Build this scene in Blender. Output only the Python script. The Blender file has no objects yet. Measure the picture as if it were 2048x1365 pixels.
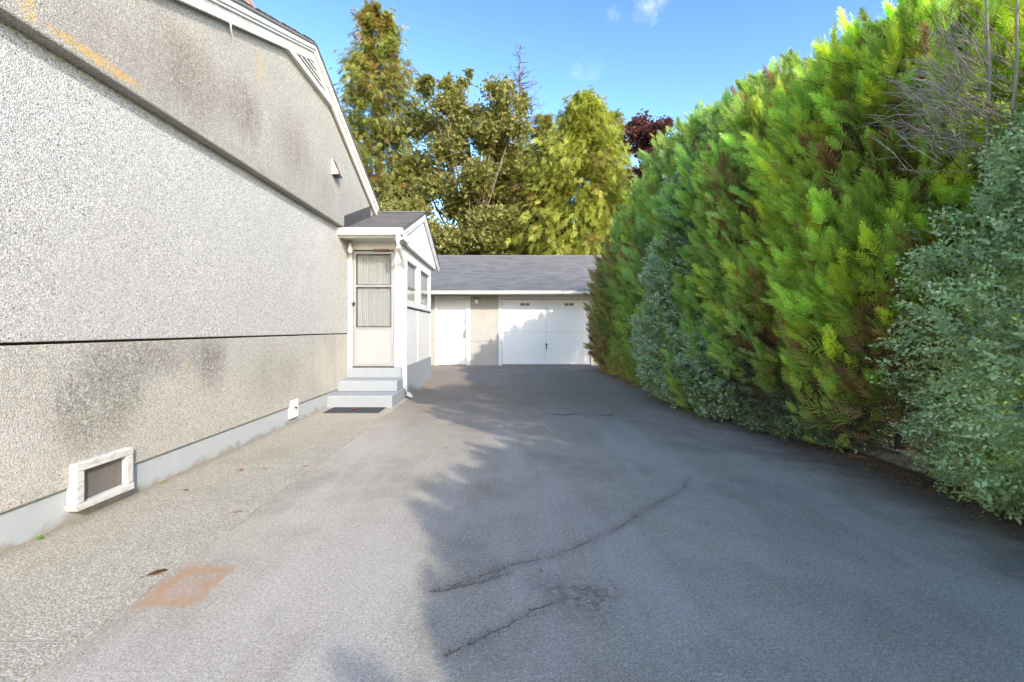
import bpy, math, random
import numpy as np
from mathutils import Vector, Matrix
random.seed(7); rng = np.random.default_rng(11)
S = bpy.context.scene
C = S.collection

# ------------------------------------------------------------------ camera, sky, sun, exposure
CAM_H = 1.16
cam = bpy.data.cameras.new('camera'); co = bpy.data.objects.new('camera', cam); C.objects.link(co)
co.location = (0, 0, CAM_H); co.rotation_euler = (math.radians(90), 0, 0)
cam.sensor_width = 36; cam.lens = 16.0
cam.shift_x = 19/2048; cam.shift_y = -24.5/2048
cam.clip_start = .05; cam.clip_end = 3000
S.camera = co
SUN_DIR = Vector((-.28, .50, -.30)).normalized()      # the way the light travels
SUN_EL = math.asin(-SUN_DIR.z)
w = bpy.data.worlds.new('World'); S.world = w; w.use_nodes = True
nt = w.node_tree; nt.nodes.clear()
out = nt.nodes.new('ShaderNodeOutputWorld'); bg = nt.nodes.new('ShaderNodeBackground')
sky = nt.nodes.new('ShaderNodeTexSky'); sky.sky_type = 'NISHITA'; sky.sun_disc = False
sky.sun_elevation = SUN_EL
sky.sun_rotation = math.atan2(-SUN_DIR.x, -SUN_DIR.y)   # clockwise from +Y
sky.air_density = 1.25; sky.dust_density = .8; sky.ozone_density = 2.6; sky.altitude = 60
bg.inputs['Strength'].default_value = .15
# a few small wisps of cloud, by direction
tc = nt.nodes.new('ShaderNodeTexCoord')
def wmath(op, a, b=None, clamp=False):
    n = nt.nodes.new('ShaderNodeMath'); n.operation = op; n.use_clamp = clamp
    for i, x in enumerate((a, b)):
        if x is None: continue
        if isinstance(x, (int, float)): n.inputs[i].default_value = x
        else: nt.links.new(x, n.inputs[i])
    return n.outputs[0]
cn = nt.nodes.new('ShaderNodeTexNoise'); cn.inputs['Scale'].default_value = 22; cn.inputs['Detail'].default_value = 8
cn.inputs['Roughness'].default_value = .6
nt.links.new(tc.outputs['Generated'], cn.inputs['Vector'])
cnv = nt.nodes.new('ShaderNodeTexNoise'); cnv.inputs['Scale'].default_value = 9; cnv.inputs['Detail'].default_value = 7; cnv.inputs['Roughness'].default_value = .65
nt.links.new(tc.outputs['Generated'], cnv.inputs['Vector'])
wv = nt.nodes.new('ShaderNodeVectorMath'); wv.operation = 'MULTIPLY_ADD'; nt.links.new(cnv.outputs['Color'], wv.inputs[0]); wv.inputs[1].default_value = (.16, .16, .07); wv.inputs[2].default_value = (-.08, -.08, -.035)
wa = nt.nodes.new('ShaderNodeVectorMath'); wa.operation = 'ADD'; nt.links.new(wv.outputs[0], wa.inputs[0]); nt.links.new(tc.outputs['Generated'], wa.inputs[1])
total = None
def dirpx(px, py):
    return Vector((px-1005, 910, 658-py)).normalized()
for px, py, rad, amp in ((1300, 4, .045, .8), (1275, 26, .03, .5), (1218, 38, .02, .25), (1150, 129, .03, .25), (1190, 126, .03, .25), (2010, 180, .09, 1.6), (2300, 60, .12, 1.3), (300, -260, .12, 1.2), (-600, -100, .15, 1.1), (1900, -700, .2, 1.0), (2700, 420, .16, 1.3)):
    d = nt.nodes.new('ShaderNodeVectorMath'); d.operation = 'DISTANCE'
    nt.links.new(wa.outputs[0], d.inputs[0]); d.inputs[1].default_value = dirpx(px, py)
    m = wmath('SUBTRACT', 1.0, wmath('DIVIDE', d.outputs['Value'], rad), True)
    m = wmath('MULTIPLY', m, amp)
    total = m if total is None else wmath('MAXIMUM', total, m)
cl = wmath('MULTIPLY', total, wmath('MULTIPLY', wmath('SUBTRACT', cn.outputs['Fac'], .38), 3.0, True), True)
mx = nt.nodes.new('ShaderNodeMix'); mx.data_type = 'RGBA'
tint = nt.nodes.new('ShaderNodeMix'); tint.data_type = 'RGBA'; tint.blend_type = 'MULTIPLY'; tint.inputs['Factor'].default_value = 1
gmm = nt.nodes.new('ShaderNodeGamma'); gmm.inputs['Gamma'].default_value = 1.7; nt.links.new(sky.outputs[0], gmm.inputs['Color'])
nt.links.new(gmm.outputs[0], tint.inputs['A']); tint.inputs['B'].default_value = (.555, .49, .445, 1)
nt.links.new(cl, mx.inputs['Factor']); nt.links.new(tint.outputs['Result'], mx.inputs['A'])
mx.inputs['B'].default_value = (4.0, 4.2, 4.5, 1)
nt.links.new(mx.outputs['Result'], bg.inputs['Color']); nt.links.new(bg.outputs[0], out.inputs['Surface'])
sl = bpy.data.lights.new('sun', 'SUN'); sl.energy = 2.0; sl.angle = math.radians(.55); sl.color = (1, .93, .82)
so = bpy.data.objects.new('sun', sl); C.objects.link(so)
so.rotation_euler = SUN_DIR.to_track_quat('-Z', 'Y').to_euler(); so.location = (12, -20, 14)
S.view_settings.view_transform = 'Standard'; S.view_settings.look = 'None'
S.view_settings.exposure = 1.47; S.view_settings.gamma = 1.0; S.view_settings.use_curve_mapping = False
S.render.engine = 'CYCLES'

# ------------------------------------------------------------------ material helpers
class N:
    def __init__(s, name, rough=.8, spec=.3):
        s.m = bpy.data.materials.new(name); s.m.use_nodes = True; s.t = s.m.node_tree
        s.b = s.t.nodes['Principled BSDF']; s.b.inputs['Roughness'].default_value = rough
        s.b.inputs['Specular IOR Level'].default_value = spec
        s.pos = s.t.nodes.new('ShaderNodeNewGeometry').outputs['Position']
    def lk(s, a, inp):
        if isinstance(a, (int, float)): inp.default_value = a
        elif isinstance(a, (tuple, list)): inp.default_value = (*a, 1) if len(a) == 3 and inp.type == 'RGBA' else a
        else: s.t.links.new(a, inp)
    def math(s, op, a, b=None, c=None, clamp=False):
        n = s.t.nodes.new('ShaderNodeMath'); n.operation = op; n.use_clamp = clamp
        for i, x in enumerate((a, b, c)):
            if x is not None: s.lk(x, n.inputs[i])
        return n.outputs[0]
    def vmath(s, op, a, b=None):
        n = s.t.nodes.new('ShaderNodeVectorMath'); n.operation = op
        s.lk(a, n.inputs[0])
        if b is not None: s.lk(b, n.inputs[1])
        return n.outputs['Value'] if op in ('DISTANCE', 'LENGTH', 'DOT_PRODUCT') else n.outputs[0]
    def scaled(s, v): return s.vmath('MULTIPLY', s.pos, v)
    def noise(s, scale, detail=4, rough=.55, vec=None, dist=0):
        n = s.t.nodes.new('ShaderNodeTexNoise'); s.lk(vec if vec is not None else s.pos, n.inputs['Vector'])
        n.inputs['Scale'].default_value = scale; n.inputs['Detail'].default_value = detail
        n.inputs['Roughness'].default_value = rough; n.inputs['Distortion'].default_value = dist
        return n.outputs['Fac']
    def voro(s, scale, vec=None, out='Distance', feature='F1', rnd=1):
        n = s.t.nodes.new('ShaderNodeTexVoronoi'); s.lk(vec if vec is not None else s.pos, n.inputs['Vector'])
        n.inputs['Scale'].default_value = scale; n.feature = feature; n.inputs['Randomness'].default_value = rnd
        return n.outputs[out]
    def map(s, x, a, b, c=0, d=1, smooth=True):
        n = s.t.nodes.new('ShaderNodeMapRange'); n.interpolation_type = 'SMOOTHSTEP' if smooth else 'LINEAR'
        s.lk(x, n.inputs['Value'])
        for k, v in zip(('From Min', 'From Max', 'To Min', 'To Max'), (a, b, c, d)): n.inputs[k].default_value = v
        return n.outputs['Result']
    def mix(s, f, a, b, mode='MIX'):
        n = s.t.nodes.new('ShaderNodeMix'); n.data_type = 'RGBA'; n.blend_type = mode
        s.lk(f, n.inputs['Factor']); s.lk(a, n.inputs['A']); s.lk(b, n.inputs['B'])
        return n.outputs['Result']
    def attr(s, name, out='Color'):
        n = s.t.nodes.new('ShaderNodeAttribute'); n.attribute_name = name; return n.outputs[out]
    def objrand(s): return s.t.nodes.new('ShaderNodeObjectInfo').outputs['Random']
    def sep(s, v=None):
        n = s.t.nodes.new('ShaderNodeSeparateXYZ'); s.lk(v if v is not None else s.pos, n.inputs[0]); return n.outputs
    def blob(s, cy, cz, ry, rz, nz=None, amt=.5, axes='yz'):
        """soft ellipse mask on a wall (y,z) or the ground (x,y), edge broken by noise nz"""
        q = s.sep(); a, b = (q[1], q[2]) if axes == 'yz' else (q[0], q[1])
        da = s.math('DIVIDE', s.math('SUBTRACT', a, cy), ry); db = s.math('DIVIDE', s.math('SUBTRACT', b, cz), rz)
        d = s.math('SQRT', s.math('ADD', s.math('MULTIPLY', da, da), s.math('MULTIPLY', db, db)))
        if nz is not None: d = s.math('ADD', d, s.math('MULTIPLY', s.math('SUBTRACT', nz, .5), amt*4))
        return s.map(d, 1.15, .35)
    def col(s, c): s.lk(c, s.b.inputs['Base Color']); return s
    def bump(s, h, strength=.5, dist=.005):
        n = s.t.nodes.new('ShaderNodeBump'); n.inputs['Strength'].default_value = strength
        n.inputs['Distance'].default_value = dist; s.lk(h, n.inputs['Height'])
        s.t.links.new(n.outputs[0], s.b.inputs['Normal']); return s
MAT = {}
def plain(name, c, rough=.6, var=.08, scale=6, spec=.3, bumpd=.0015, metal=0, dirt=None, grain=120):
    n = N(name, rough, spec); a = n.noise(scale, 5)
    c = Vector(c); col = n.mix(a, tuple(c*(1-var*1.6)), tuple(min(1, v) for v in c*(1+var*1.2)))
    if dirt:
        col = n.mix(n.math('MULTIPLY', n.map(n.noise(9, 8, .7), .48, .72), dirt[1]), col, dirt[0])
    n.col(col); n.bump(n.noise(grain, 3), .35, bumpd); n.b.inputs['Metallic'].default_value = metal
    MAT[name] = n.m; return n

# stucco of the lower wall, above the joint: white with dark pebbles
def stucco(name, base, light, dark, speck, stains=(), scale=90, bd=.007, big=.35):
    n = N(name, .95, .12)
    v = n.voro(scale, out='Distance'); vc = n.voro(scale, out='Color'); fine = n.noise(scale*1.1, 3, .6)
    q = n.sep(vc)
    c = n.mix(n.map(q[0], .2, .8), tuple(x*.86 for x in base), tuple(min(.8, x*1.08) for x in light))
    c = n.mix(n.map(fine, .54, .34), c, tuple(x*.6 for x in base))
    # loose dark pebbles
    pv_ = n.scaled((0, 1, 1)); vd = n.voro(42, vec=pv_, out='Distance'); vr = n.sep(n.voro(42, vec=pv_, out='Color'))[0]
    dens = n.map(n.noise(.9, 3), .35, .7, 1-speck*.5, 1-speck*1.3)
    peb = n.math('MULTIPLY', n.math('GREATER_THAN', vr, dens), n.map(n.math('ADD', vd, n.math('MULTIPLY', n.math('SUBTRACT', fine, .5), .35)), .30, .20))
    c = n.mix(n.math('MULTIPLY', peb, .68), c, dark)
    nz = n.noise(2.2, 7, .65); st = n.noise(1, 6, .6, vec=n.scaled((1, 5.5, .7)))
    c = n.mix(n.map(nz, .35, .75, 0, big), c, tuple(x*.80 for x in base))
    for (cy, cz, ry, rz, colr, amt, streak) in stains:
        m = n.blob(cy, cz, ry, rz, st if streak else nz, .45)
        m = n.math('MULTIPLY', m, n.map(n.math('ADD', n.math('MULTIPLY', fine, .5), n.math('MULTIPLY', st, .7)), .42, .78, .25, 1))
        m = n.math('MULTIPLY', m, n.map(n.math('ADD', n.math('MULTIPLY', q[1], .45), n.math('MULTIPLY', n.noise(28, 6, .8), 1.1)), .55, 1.0, .15, 1.15))
        c = n.mix(n.math('MULTIPLY', m, amt, clamp=True), c, colr)
    n.col(c)
    h = n.math('ADD', n.math('MULTIPLY', v, -1.0), n.math('MULTIPLY', fine, .35)); n.bump(h, .7, bd*.55)
    MAT[name] = n.m; return n
stucco('stucco_white', (.43, .422, .395), (.58, .57, .535), (.06, .058, .052), .115,
       [(2.9, 1.35, .8, .5, (.40, .40, .38), .5, 0), (6.6, 1.8, 1.2, 1.0, (.58, .53, .46), .55, 0)], scale=125, big=.3)
stucco('stucco_low', (.40, .385, .335), (.53, .51, .455), (.10, .09, .075), .04,
       [(2.9, .62, .42, .34, (.12, .115, .095), 1.0, 0), (3.25, .95, .8, .25, (.15, .14, .12), .9, 1), (4.0, .90, .26, .35, (.12, .11, .09), 1.0, 1),
        (5.1, .65, .7, .4, (.24, .23, .19), .7, 0), (3.72, .80, .035, .16, (.48, .32, .12), .55, 1), (6.9, .6, .8, .5, (.58, .54, .40), .8, 0),
        (2.35, .45, .3, .3, (.52, .51, .48), .6, 0)], scale=120)
stucco('stucco_gable', (.33, .318, .285), (.45, .435, .39), (.13, .11, .09), .05,
       [(3.6, 3.15, .55, .42, (.15, .105, .08), .95, 1), (4.35, 3.25, .35, .35, (.13, .09, .07), .95, 1), (2.9, 2.95, .5, .3, (.22, .165, .13), .6, 1),
        (5.4, 3.3, .6, .5, (.17, .13, .10), .8, 1), (6.3, 3.1, .4, .5, (.22, .18, .15), .6, 1), (7.4, 3.1, .7, .5, (.24, .22, .19), .55, 1),
        (5.3, 2.78, 3.2, .10, (.26, .25, .20), .6, 1), (2.75, 2.80, .36, .035, (.62, .34, .02), 1.0, 0), (2.36, 2.83, .05, .12, (.60, .36, .06), .9, 0), (4.62, 3.80, .07, .2, (.55, .36, .10), .75, 1)],
       scale=125)
n = N('foundation_paint', .85, .2); nz = n.noise(5, 8, .65); z = n.sep()[2]
c = n.mix(nz, (.33, .36, .37), (.43, .46, .47)); low = n.map(n.math('ADD', z, n.math('MULTIPLY', n.math('SUBTRACT', nz, .5), -.35)), .07, -.02)
c = n.mix(n.math('MULTIPLY', low, .75), c, (.24, .22, .17)); c = n.mix(n.map(n.noise(14, 8, .7), .58, .75, 0, .5), c, (.30, .30, .27))
n.col(c); n.bump(n.noise(30, 8, .7), .6, .006); MAT['foundation_paint'] = n.m
n = N('step_paint', .75, .25); nz = n.noise(7, 7, .6)
c = n.mix(nz, (.25, .272, .288), (.30, .322, .338)); c = n.mix(n.map(n.noise(22, 8, .75), .6, .8, 0, .35), c, (.36, .37, .36))
n.col(c); n.bump(n.noise(60, 6, .7), .4, .003); MAT['step_paint'] = n.m
plain('white_paint', (.66, .655, .63), .55, .04, 5, dirt=((.58, .56, .50), .35))
plain('white_metal', (.68, .675, .65), .4, .03, 4, spec=.5, dirt=((.6, .57, .5), .25))
plain('cream_metal', (.62, .59, .50), .5, .06, 3, dirt=((.42, .38, .30), .5))
plain('soffit_paint', (.55, .53, .47), .7, .05, 4)
n = N('peeling_paint', .8, .2); pn = n.noise(1, 9, .72, vec=n.scaled((80, 14, 40))); wood = n.noise(1, 6, .6, vec=n.scaled((90, 8, 60)))
c = n.mix(n.noise(4, 5), (.46, .46, .44), (.60, .60, .575)); wc = n.mix(wood, (.30, .26, .22), (.52, .44, .37))
pk = n.map(n.math('ADD', pn, n.math('MULTIPLY', n.noise(2.3, 3), .35)), .74, .80); c = n.mix(n.math('MULTIPLY', pk, .75), c, wc)
n.col(c); n.bump(n.math('ADD', n.math('MULTIPLY', pk, -1), n.math('MULTIPLY', wood, .3)), .6, .0015); MAT['peeling_paint'] = n.m
plain('dark_flashing', (.055, .052, .05), .55, .12, 9, spec=.4, dirt=((.16, .15, .13), .5))
plain('rust_brown', (.13, .06, .04), .7, .2, 15, dirt=((.4, .36, .32), .6))
plain('wood_brown', (.16, .085, .05), .8, .25, 20, dirt=((.3, .24, .18), .5))
plain('black_metal', (.02, .02, .02), .45, .1, spec=.5)
plain('grey_metal', (.25, .25, .25), .35, .1, spec=.5, metal=.6)
plain('alu', (.34, .34, .33), .4, .06, 8, spec=.5, metal=.35)
plain('kick_panel', (.33, .33, .325), .6, .06, 3)
plain('curtain', (.42, .42, .41), .9, .05, 3)
plain('lamp_glass', (.85, .84, .80), .25, .02, spec=.6)
plain('interior', (.30, .28, .25), .9)
plain('garage_stucco', (.40, .375, .33), .95, .12, 3, dirt=((.40, .35, .24), .5), bumpd=.006, grain=70)
plain('brick', (.42, .25, .20), .9, .25, 12, dirt=((.55, .45, .40), .6))
plain('mortar', (.36, .33, .30), .95)
plain('old_glass_board', (.14, .125, .11), .45, .25, 6, spec=.5, dirt=((.26, .20, .15), .6))
plain('soil', (.10, .068, .045), 1, .3, 14, dirt=((.05, .035, .02), .8), bumpd=.02, grain=40)
n = plain('kerb_concrete', (.27, .25, .21), .95, .2, 8, dirt=((.13, .12, .08), .7), bumpd=.006, grain=70)
n = N('shingle', .95, .12); r = n.objrand(); r2 = n.attr('tone', 'Fac')
rr = n.math('FRACT', n.math('ADD', r, r2)); c = n.mix(rr, (.125, .122, .12), (.235, .23, .225))
g = n.noise(260, 3, .8); c = n.mix(n.map(g, .35, .65), tuple(x*.6 for x in (.10, .10, .105)), c); c = n.mix(.35, c, n.mix(n.noise(7, 6), (.09, .09, .095), (.20, .20, .205)))
n.col(c); n.bump(g, .6, .002); MAT['shingle'] = n.m
n = N('door_mat', .95, .1); c = n.mix(n.map(n.voro(90), .2, .5), (.035, .035, .037), (.075, .075, .078)); n.col(c); n.bump(n.voro(90), .8, .004); MAT['door_mat'] = n.m
# clear glass: mirror-like film over a see-through pane
m = bpy.data.materials.new('window_glass'); m.use_nodes = True; t = m.node_tree; t.nodes.clear()
o_ = t.nodes.new('ShaderNodeOutputMaterial'); mxs = t.nodes.new('ShaderNodeMixShader'); tr = t.nodes.new('ShaderNodeBsdfTransparent'); gl = t.nodes.new('ShaderNodeBsdfGlossy')
fr = t.nodes.new('ShaderNodeLayerWeight'); fr.inputs['Blend'].default_value = .5; pw = t.nodes.new('ShaderNodeMath'); pw.operation = 'POWER'; pw.inputs[1].default_value = 5; ad = t.nodes.new('ShaderNodeMath'); ad.operation = 'MULTIPLY_ADD'; ad.inputs[1].default_value = .6; ad.inputs[2].default_value = .04; t.links.new(fr.outputs['Facing'], pw.inputs[0]); t.links.new(pw.outputs[0], ad.inputs[0]); gl.inputs['Roughness'].default_value = .03; tr.inputs['Color'].default_value = (.96, .97, .965, 1)
t.links.new(ad.outputs[0], mxs.inputs[0]); t.links.new(tr.outputs[0], mxs.inputs[1]); t.links.new(gl.outputs[0], mxs.inputs[2]); t.links.new(mxs.outputs[0], o_.inputs[0]); MAT['window_glass'] = m

# asphalt with worn patches, cracks, a rust stain
CRACKS = [[(-.24, 2.04), (-.10, 2.13), (0.01, 2.22), (.24, 2.31), (.62, 2.60), (.98, 2.98), (1.32, 3.30), (1.46, 3.58)],
          [(-.30, 2.01), (-.12, 2.08), (.02, 2.16)], [(-.20, 1.62), (-.09, 1.70), (.02, 1.78), (.13, 1.87), (.20, 1.92)],
          [(1.0, 6.10), (1.5, 5.75), (2.0, 5.4), (2.35, 5.0)], [(-1.5, 8.1), (-.6, 7.4), (.2, 7.1), (.9, 6.7), (1.1, 6.1)]]
n = N('asphalt', .93, .22)
ag = n.noise(210, 3, .8); agv = n.sep(n.voro(250, out='Color'))[0]; md = n.noise(1.3, 9, .68); lo = n.noise(.45, 4, .55)
trk = n.noise(1, 5, .6, vec=n.scaled((1.6, .35, 1)))
c = n.mix(n.map(md, .3, .7), (.325, .290, .225), (.515, .465, .37)); c = n.mix(n.map(trk, .42, .62, 0, .75), c, (.54, .495, .44))
c = n.mix(n.map(n.noise(.7, 8, .68), .50, .66, 0, .6), c, (.24, .215, .19))
c = n.mix(n.map(ag, .36, .58, .75, 0), c, (.12, .11, .10)); c = n.mix(n.map(n.noise(75, 4, .75), .51, .62, 0, .5), c, (.17, .16, .145)); c = n.mix(n.map(n.noise(58, 4, .75, vec=n.scaled((1, 1.3, 1))), .53, .64, 0, .42), c, (.70, .66, .60)); c = n.mix(n.math('MULTIPLY', n.math('GREATER_THAN', agv, .84), .38), c, (.58, .54, .49))
# darker, browner shade towards the garage painted into the asphalt colour
c = n.mix(n.map(n.math('ADD', n.sep()[1], n.math('MULTIPLY', n.math('SUBTRACT', md, .5), 6)), 4.0, 8.0, 0, .72), c, (.215, .172, .125))
# brown edge beside the hedge
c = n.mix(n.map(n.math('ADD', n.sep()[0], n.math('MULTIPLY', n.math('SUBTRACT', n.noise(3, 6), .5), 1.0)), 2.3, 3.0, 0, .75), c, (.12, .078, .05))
# pale circle worn around an old cover
d = n.vmath('DISTANCE', n.vmath('MULTIPLY', n.pos, (1, 1, 0)), (.21, 5.5, 0)); d = n.math('ADD', d, n.math('MULTIPLY', n.math('SUBTRACT', n.noise(7, 4), .5), .12))
c = n.mix(n.math('MULTIPLY', n.math('MULTIPLY', n.map(d, .06, .10), n.map(d, .22, .13)), .6), c, (.42, .39, .36))
d = n.vmath('DISTANCE', n.vmath('MULTIPLY', n.pos, (1, 1, 0)), (.36, 1.98, 0)); d = n.math('ADD', d, n.math('MULTIPLY', n.math('SUBTRACT', n.noise(7, 4), .5), .16))
c = n.mix(n.math('MULTIPLY', n.map(d, .22, .05), n.map(n.noise(18, 6, .7), .42, .6, 0, .6)), c, (.11, .088, .065))
# pale rubbed marks near the garage
for (cx, cy, rx, ry) in ((-.02, 12.9, .35, .35), (-.12, 11.7, .45, .28)):
    c = n.mix(n.math('MULTIPLY', n.blob(cx, cy, rx, ry, n.noise(5, 5), .15, 'xy'), .5), c, (.30, .28, .25))
# rust stain: square with soft broken edges
q = n.sep(); rn = n.noise(11, 8, .7); wob = n.math('ADD', n.math('MULTIPLY', n.math('SUBTRACT', rn, .5), .20), n.math('MULTIPLY', n.math('SUBTRACT', n.noise(45, 4, .7), .5), .06))
xx = n.math('ADD', n.math('ABSOLUTE', n.math('SUBTRACT', q[0], -1.425)), wob); yy = n.math('ADD', n.math('ABSOLUTE', n.math('SUBTRACT', q[1], 2.06)), wob)
mk = n.math('MULTIPLY', n.map(xx, .16, .09), n.map(yy, .20, .12)); ring = n.map(n.math('MAXIMUM', n.math('DIVIDE', xx, .13), n.math('DIVIDE', yy, .17)), .25, .85, .42, 1)
c = n.mix(n.math('MULTIPLY', n.math('MULTIPLY', mk, n.math('MULTIPLY', ring, n.map(rn, .25, .6, .4, 1))), .85), c, n.mix(rn, (.34, .17, .075), (.44, .26, .13)))
# cracks
dmin = None; cv = n.vmath('ADD', n.pos, n.vmath('MULTIPLY', n.vmath('SUBTRACT', n.t.nodes.new('ShaderNodeTexNoise').outputs['Color'], (.5, .5, .5)), (.07, .07, 0)))
for nd in n.t.nodes:
    if nd.type == 'TEX_NOISE' and not nd.inputs['Vector'].is_linked: n.lk(n.pos, nd.inputs['Vector']); nd.inputs['Scale'].default_value = 14; nd.inputs['Detail'].default_value = 6
cq = n.sep(cv)
for line in CRACKS:
    for (ax, ay), (bx, by) in zip(line, line[1:]):
        L2 = (bx-ax)**2+(by-ay)**2; ux, uy = (bx-ax), (by-ay)
        px = n.math('SUBTRACT', cq[0], ax); py = n.math('SUBTRACT', cq[1], ay)
        tt = n.math('DIVIDE', n.math('ADD', n.math('MULTIPLY', px, ux), n.math('MULTIPLY', py, uy)), L2, clamp=True)
        ex = n.math('SUBTRACT', px, n.math('MULTIPLY', tt, ux)); ey = n.math('SUBTRACT', py, n.math('MULTIPLY', tt, uy))
        dd = n.math('SQRT', n.math('ADD', n.math('MULTIPLY', ex, ex), n.math('MULTIPLY', ey, ey)))
        dmin = dd if dmin is None else n.math('MINIMUM', dmin, dd)
wd = n.math('MULTIPLY', n.map(n.noise(5, 4), .45, .75), .014)
ck = n.map(n.math('SUBTRACT', dmin, wd), .008, .001, 0, 1); ck = n.math('MULTIPLY', ck, n.map(n.noise(6, 5, .7), .42, .58, .0, 1))
c = n.mix(n.math('MULTIPLY', ck, .4), c, (.11, .09, .072)); c = n.mix(n.map(dmin, .07, .0, 0, .22), c, (.12, .10, .08))
n.col(c)
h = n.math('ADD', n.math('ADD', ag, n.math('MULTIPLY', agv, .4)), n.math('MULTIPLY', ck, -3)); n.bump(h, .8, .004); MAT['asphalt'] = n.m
# exposed aggregate path
n = N('aggregate', .95, .15); vc = n.sep(n.voro(115, out='Color')); vd = n.voro(115); nz = n.noise(2.0, 7, .6); fine = n.noise(160, 4, .75)
c = n.mix(vc[0], (.31, .285, .215), (.56, .52, .425)); c = n.mix(n.math('GREATER_THAN', vc[1], .86), c, (.52, .50, .46)); c = n.mix(n.math('MULTIPLY', n.math('GREATER_THAN', vc[2], .84), .8), c, (.16, .175, .16))
c = n.mix(n.map(vd, .35, .62, 0, .8), c, (.31, .28, .22)); c = n.mix(n.map(nz, .45, .72, 0, .5), c, (.26, .25, .19)); c = n.mix(n.map(fine, .55, .35, 0, .5), c, (.14, .13, .11))
x = n.sep()[0]; c = n.mix(n.map(n.math('ADD', x, n.math('MULTIPLY', nz, .3)), -2.30, -2.46, 0, .55), c, (.17, .14, .09))
c = n.mix(n.map(n.sep()[1], 4.4, 7, 0, .35), c, (.50, .43, .33))
n.col(c); n.bump(n.math('ADD', n.math('MULTIPLY', vd, -1), n.math('MULTIPLY', fine, .2)), .7, .004); MAT['aggregate'] = n.m
n = N('grass_ground', 1, .05); n.col(n.mix(n.noise(3, 8, .7), (.035, .05, .018), (.09, .10, .045))); n.bump(n.noise(30, 5), 1, .04); MAT['grass_ground'] = n.m

def leafmat(name, rough=.55, trans=.35, spec=.35, tint=(1, 1, 1)):
    m = bpy.data.materials.new(name); m.use_nodes = True; t = m.node_tree; b = t.nodes['Principled BSDF']
    a = t.nodes.new('ShaderNodeAttribute'); a.attribute_name = 'Col'
    b.inputs['Roughness'].default_value = rough; b.inputs['Specular IOR Level'].default_value = spec
    t.links.new(a.outputs['Color'], b.inputs['Base Color'])
    tl = t.nodes.new('ShaderNodeBsdfTranslucent'); ms = t.nodes.new('ShaderNodeMixShader'); o = t.nodes['Material Output']
    g = t.nodes.new('ShaderNodeMix'); g.data_type = 'RGBA'; g.blend_type = 'MULTIPLY'; g.inputs['Factor'].default_value = 1
    t.links.new(a.outputs['Color'], g.inputs['A']); g.inputs['B'].default_value = (1.5, 1.6, .8, 1)
    t.links.new(g.outputs['Result'], tl.inputs['Color'])
    ms.inputs[0].default_value = trans; t.links.new(b.outputs[0], ms.inputs[1]); t.links.new(tl.outputs[0], ms.inputs[2]); t.links.new(ms.outputs[0], o.inputs['Surface'])
    MAT[name] = m
leafmat('cypress_leaf', .6, .45, .25); leafmat('shrub_leaf', .34, .3, .5); leafmat('tree_leaf', .55, .4, .3); leafmat('dry_leaf', .8, .15, .15)
n = N('bark', .95, .1); b_ = n.noise(1, 7, .65, vec=n.scaled((30, 30, 5))); n.col(n.mix(b_, (.07, .055, .045), (.22, .19, .165))); n.bump(b_, .9, .01); MAT['bark'] = n.m
n = N('dead_twig', .95, .1); b_ = n.noise(1, 5, .65, vec=n.scaled((40, 40, 12))); n.col(n.mix(b_, (.26, .22, .17), (.50, .44, .36))); MAT['dead_twig'] = n.m
n = N('brown_twig', .95, .1); b_ = n.noise(1, 5, .65, vec=n.scaled((40, 40, 12))); n.col(n.mix(b_, (.05, .034, .026), (.15, .10, .08))); MAT['brown_twig'] = n.m

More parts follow.
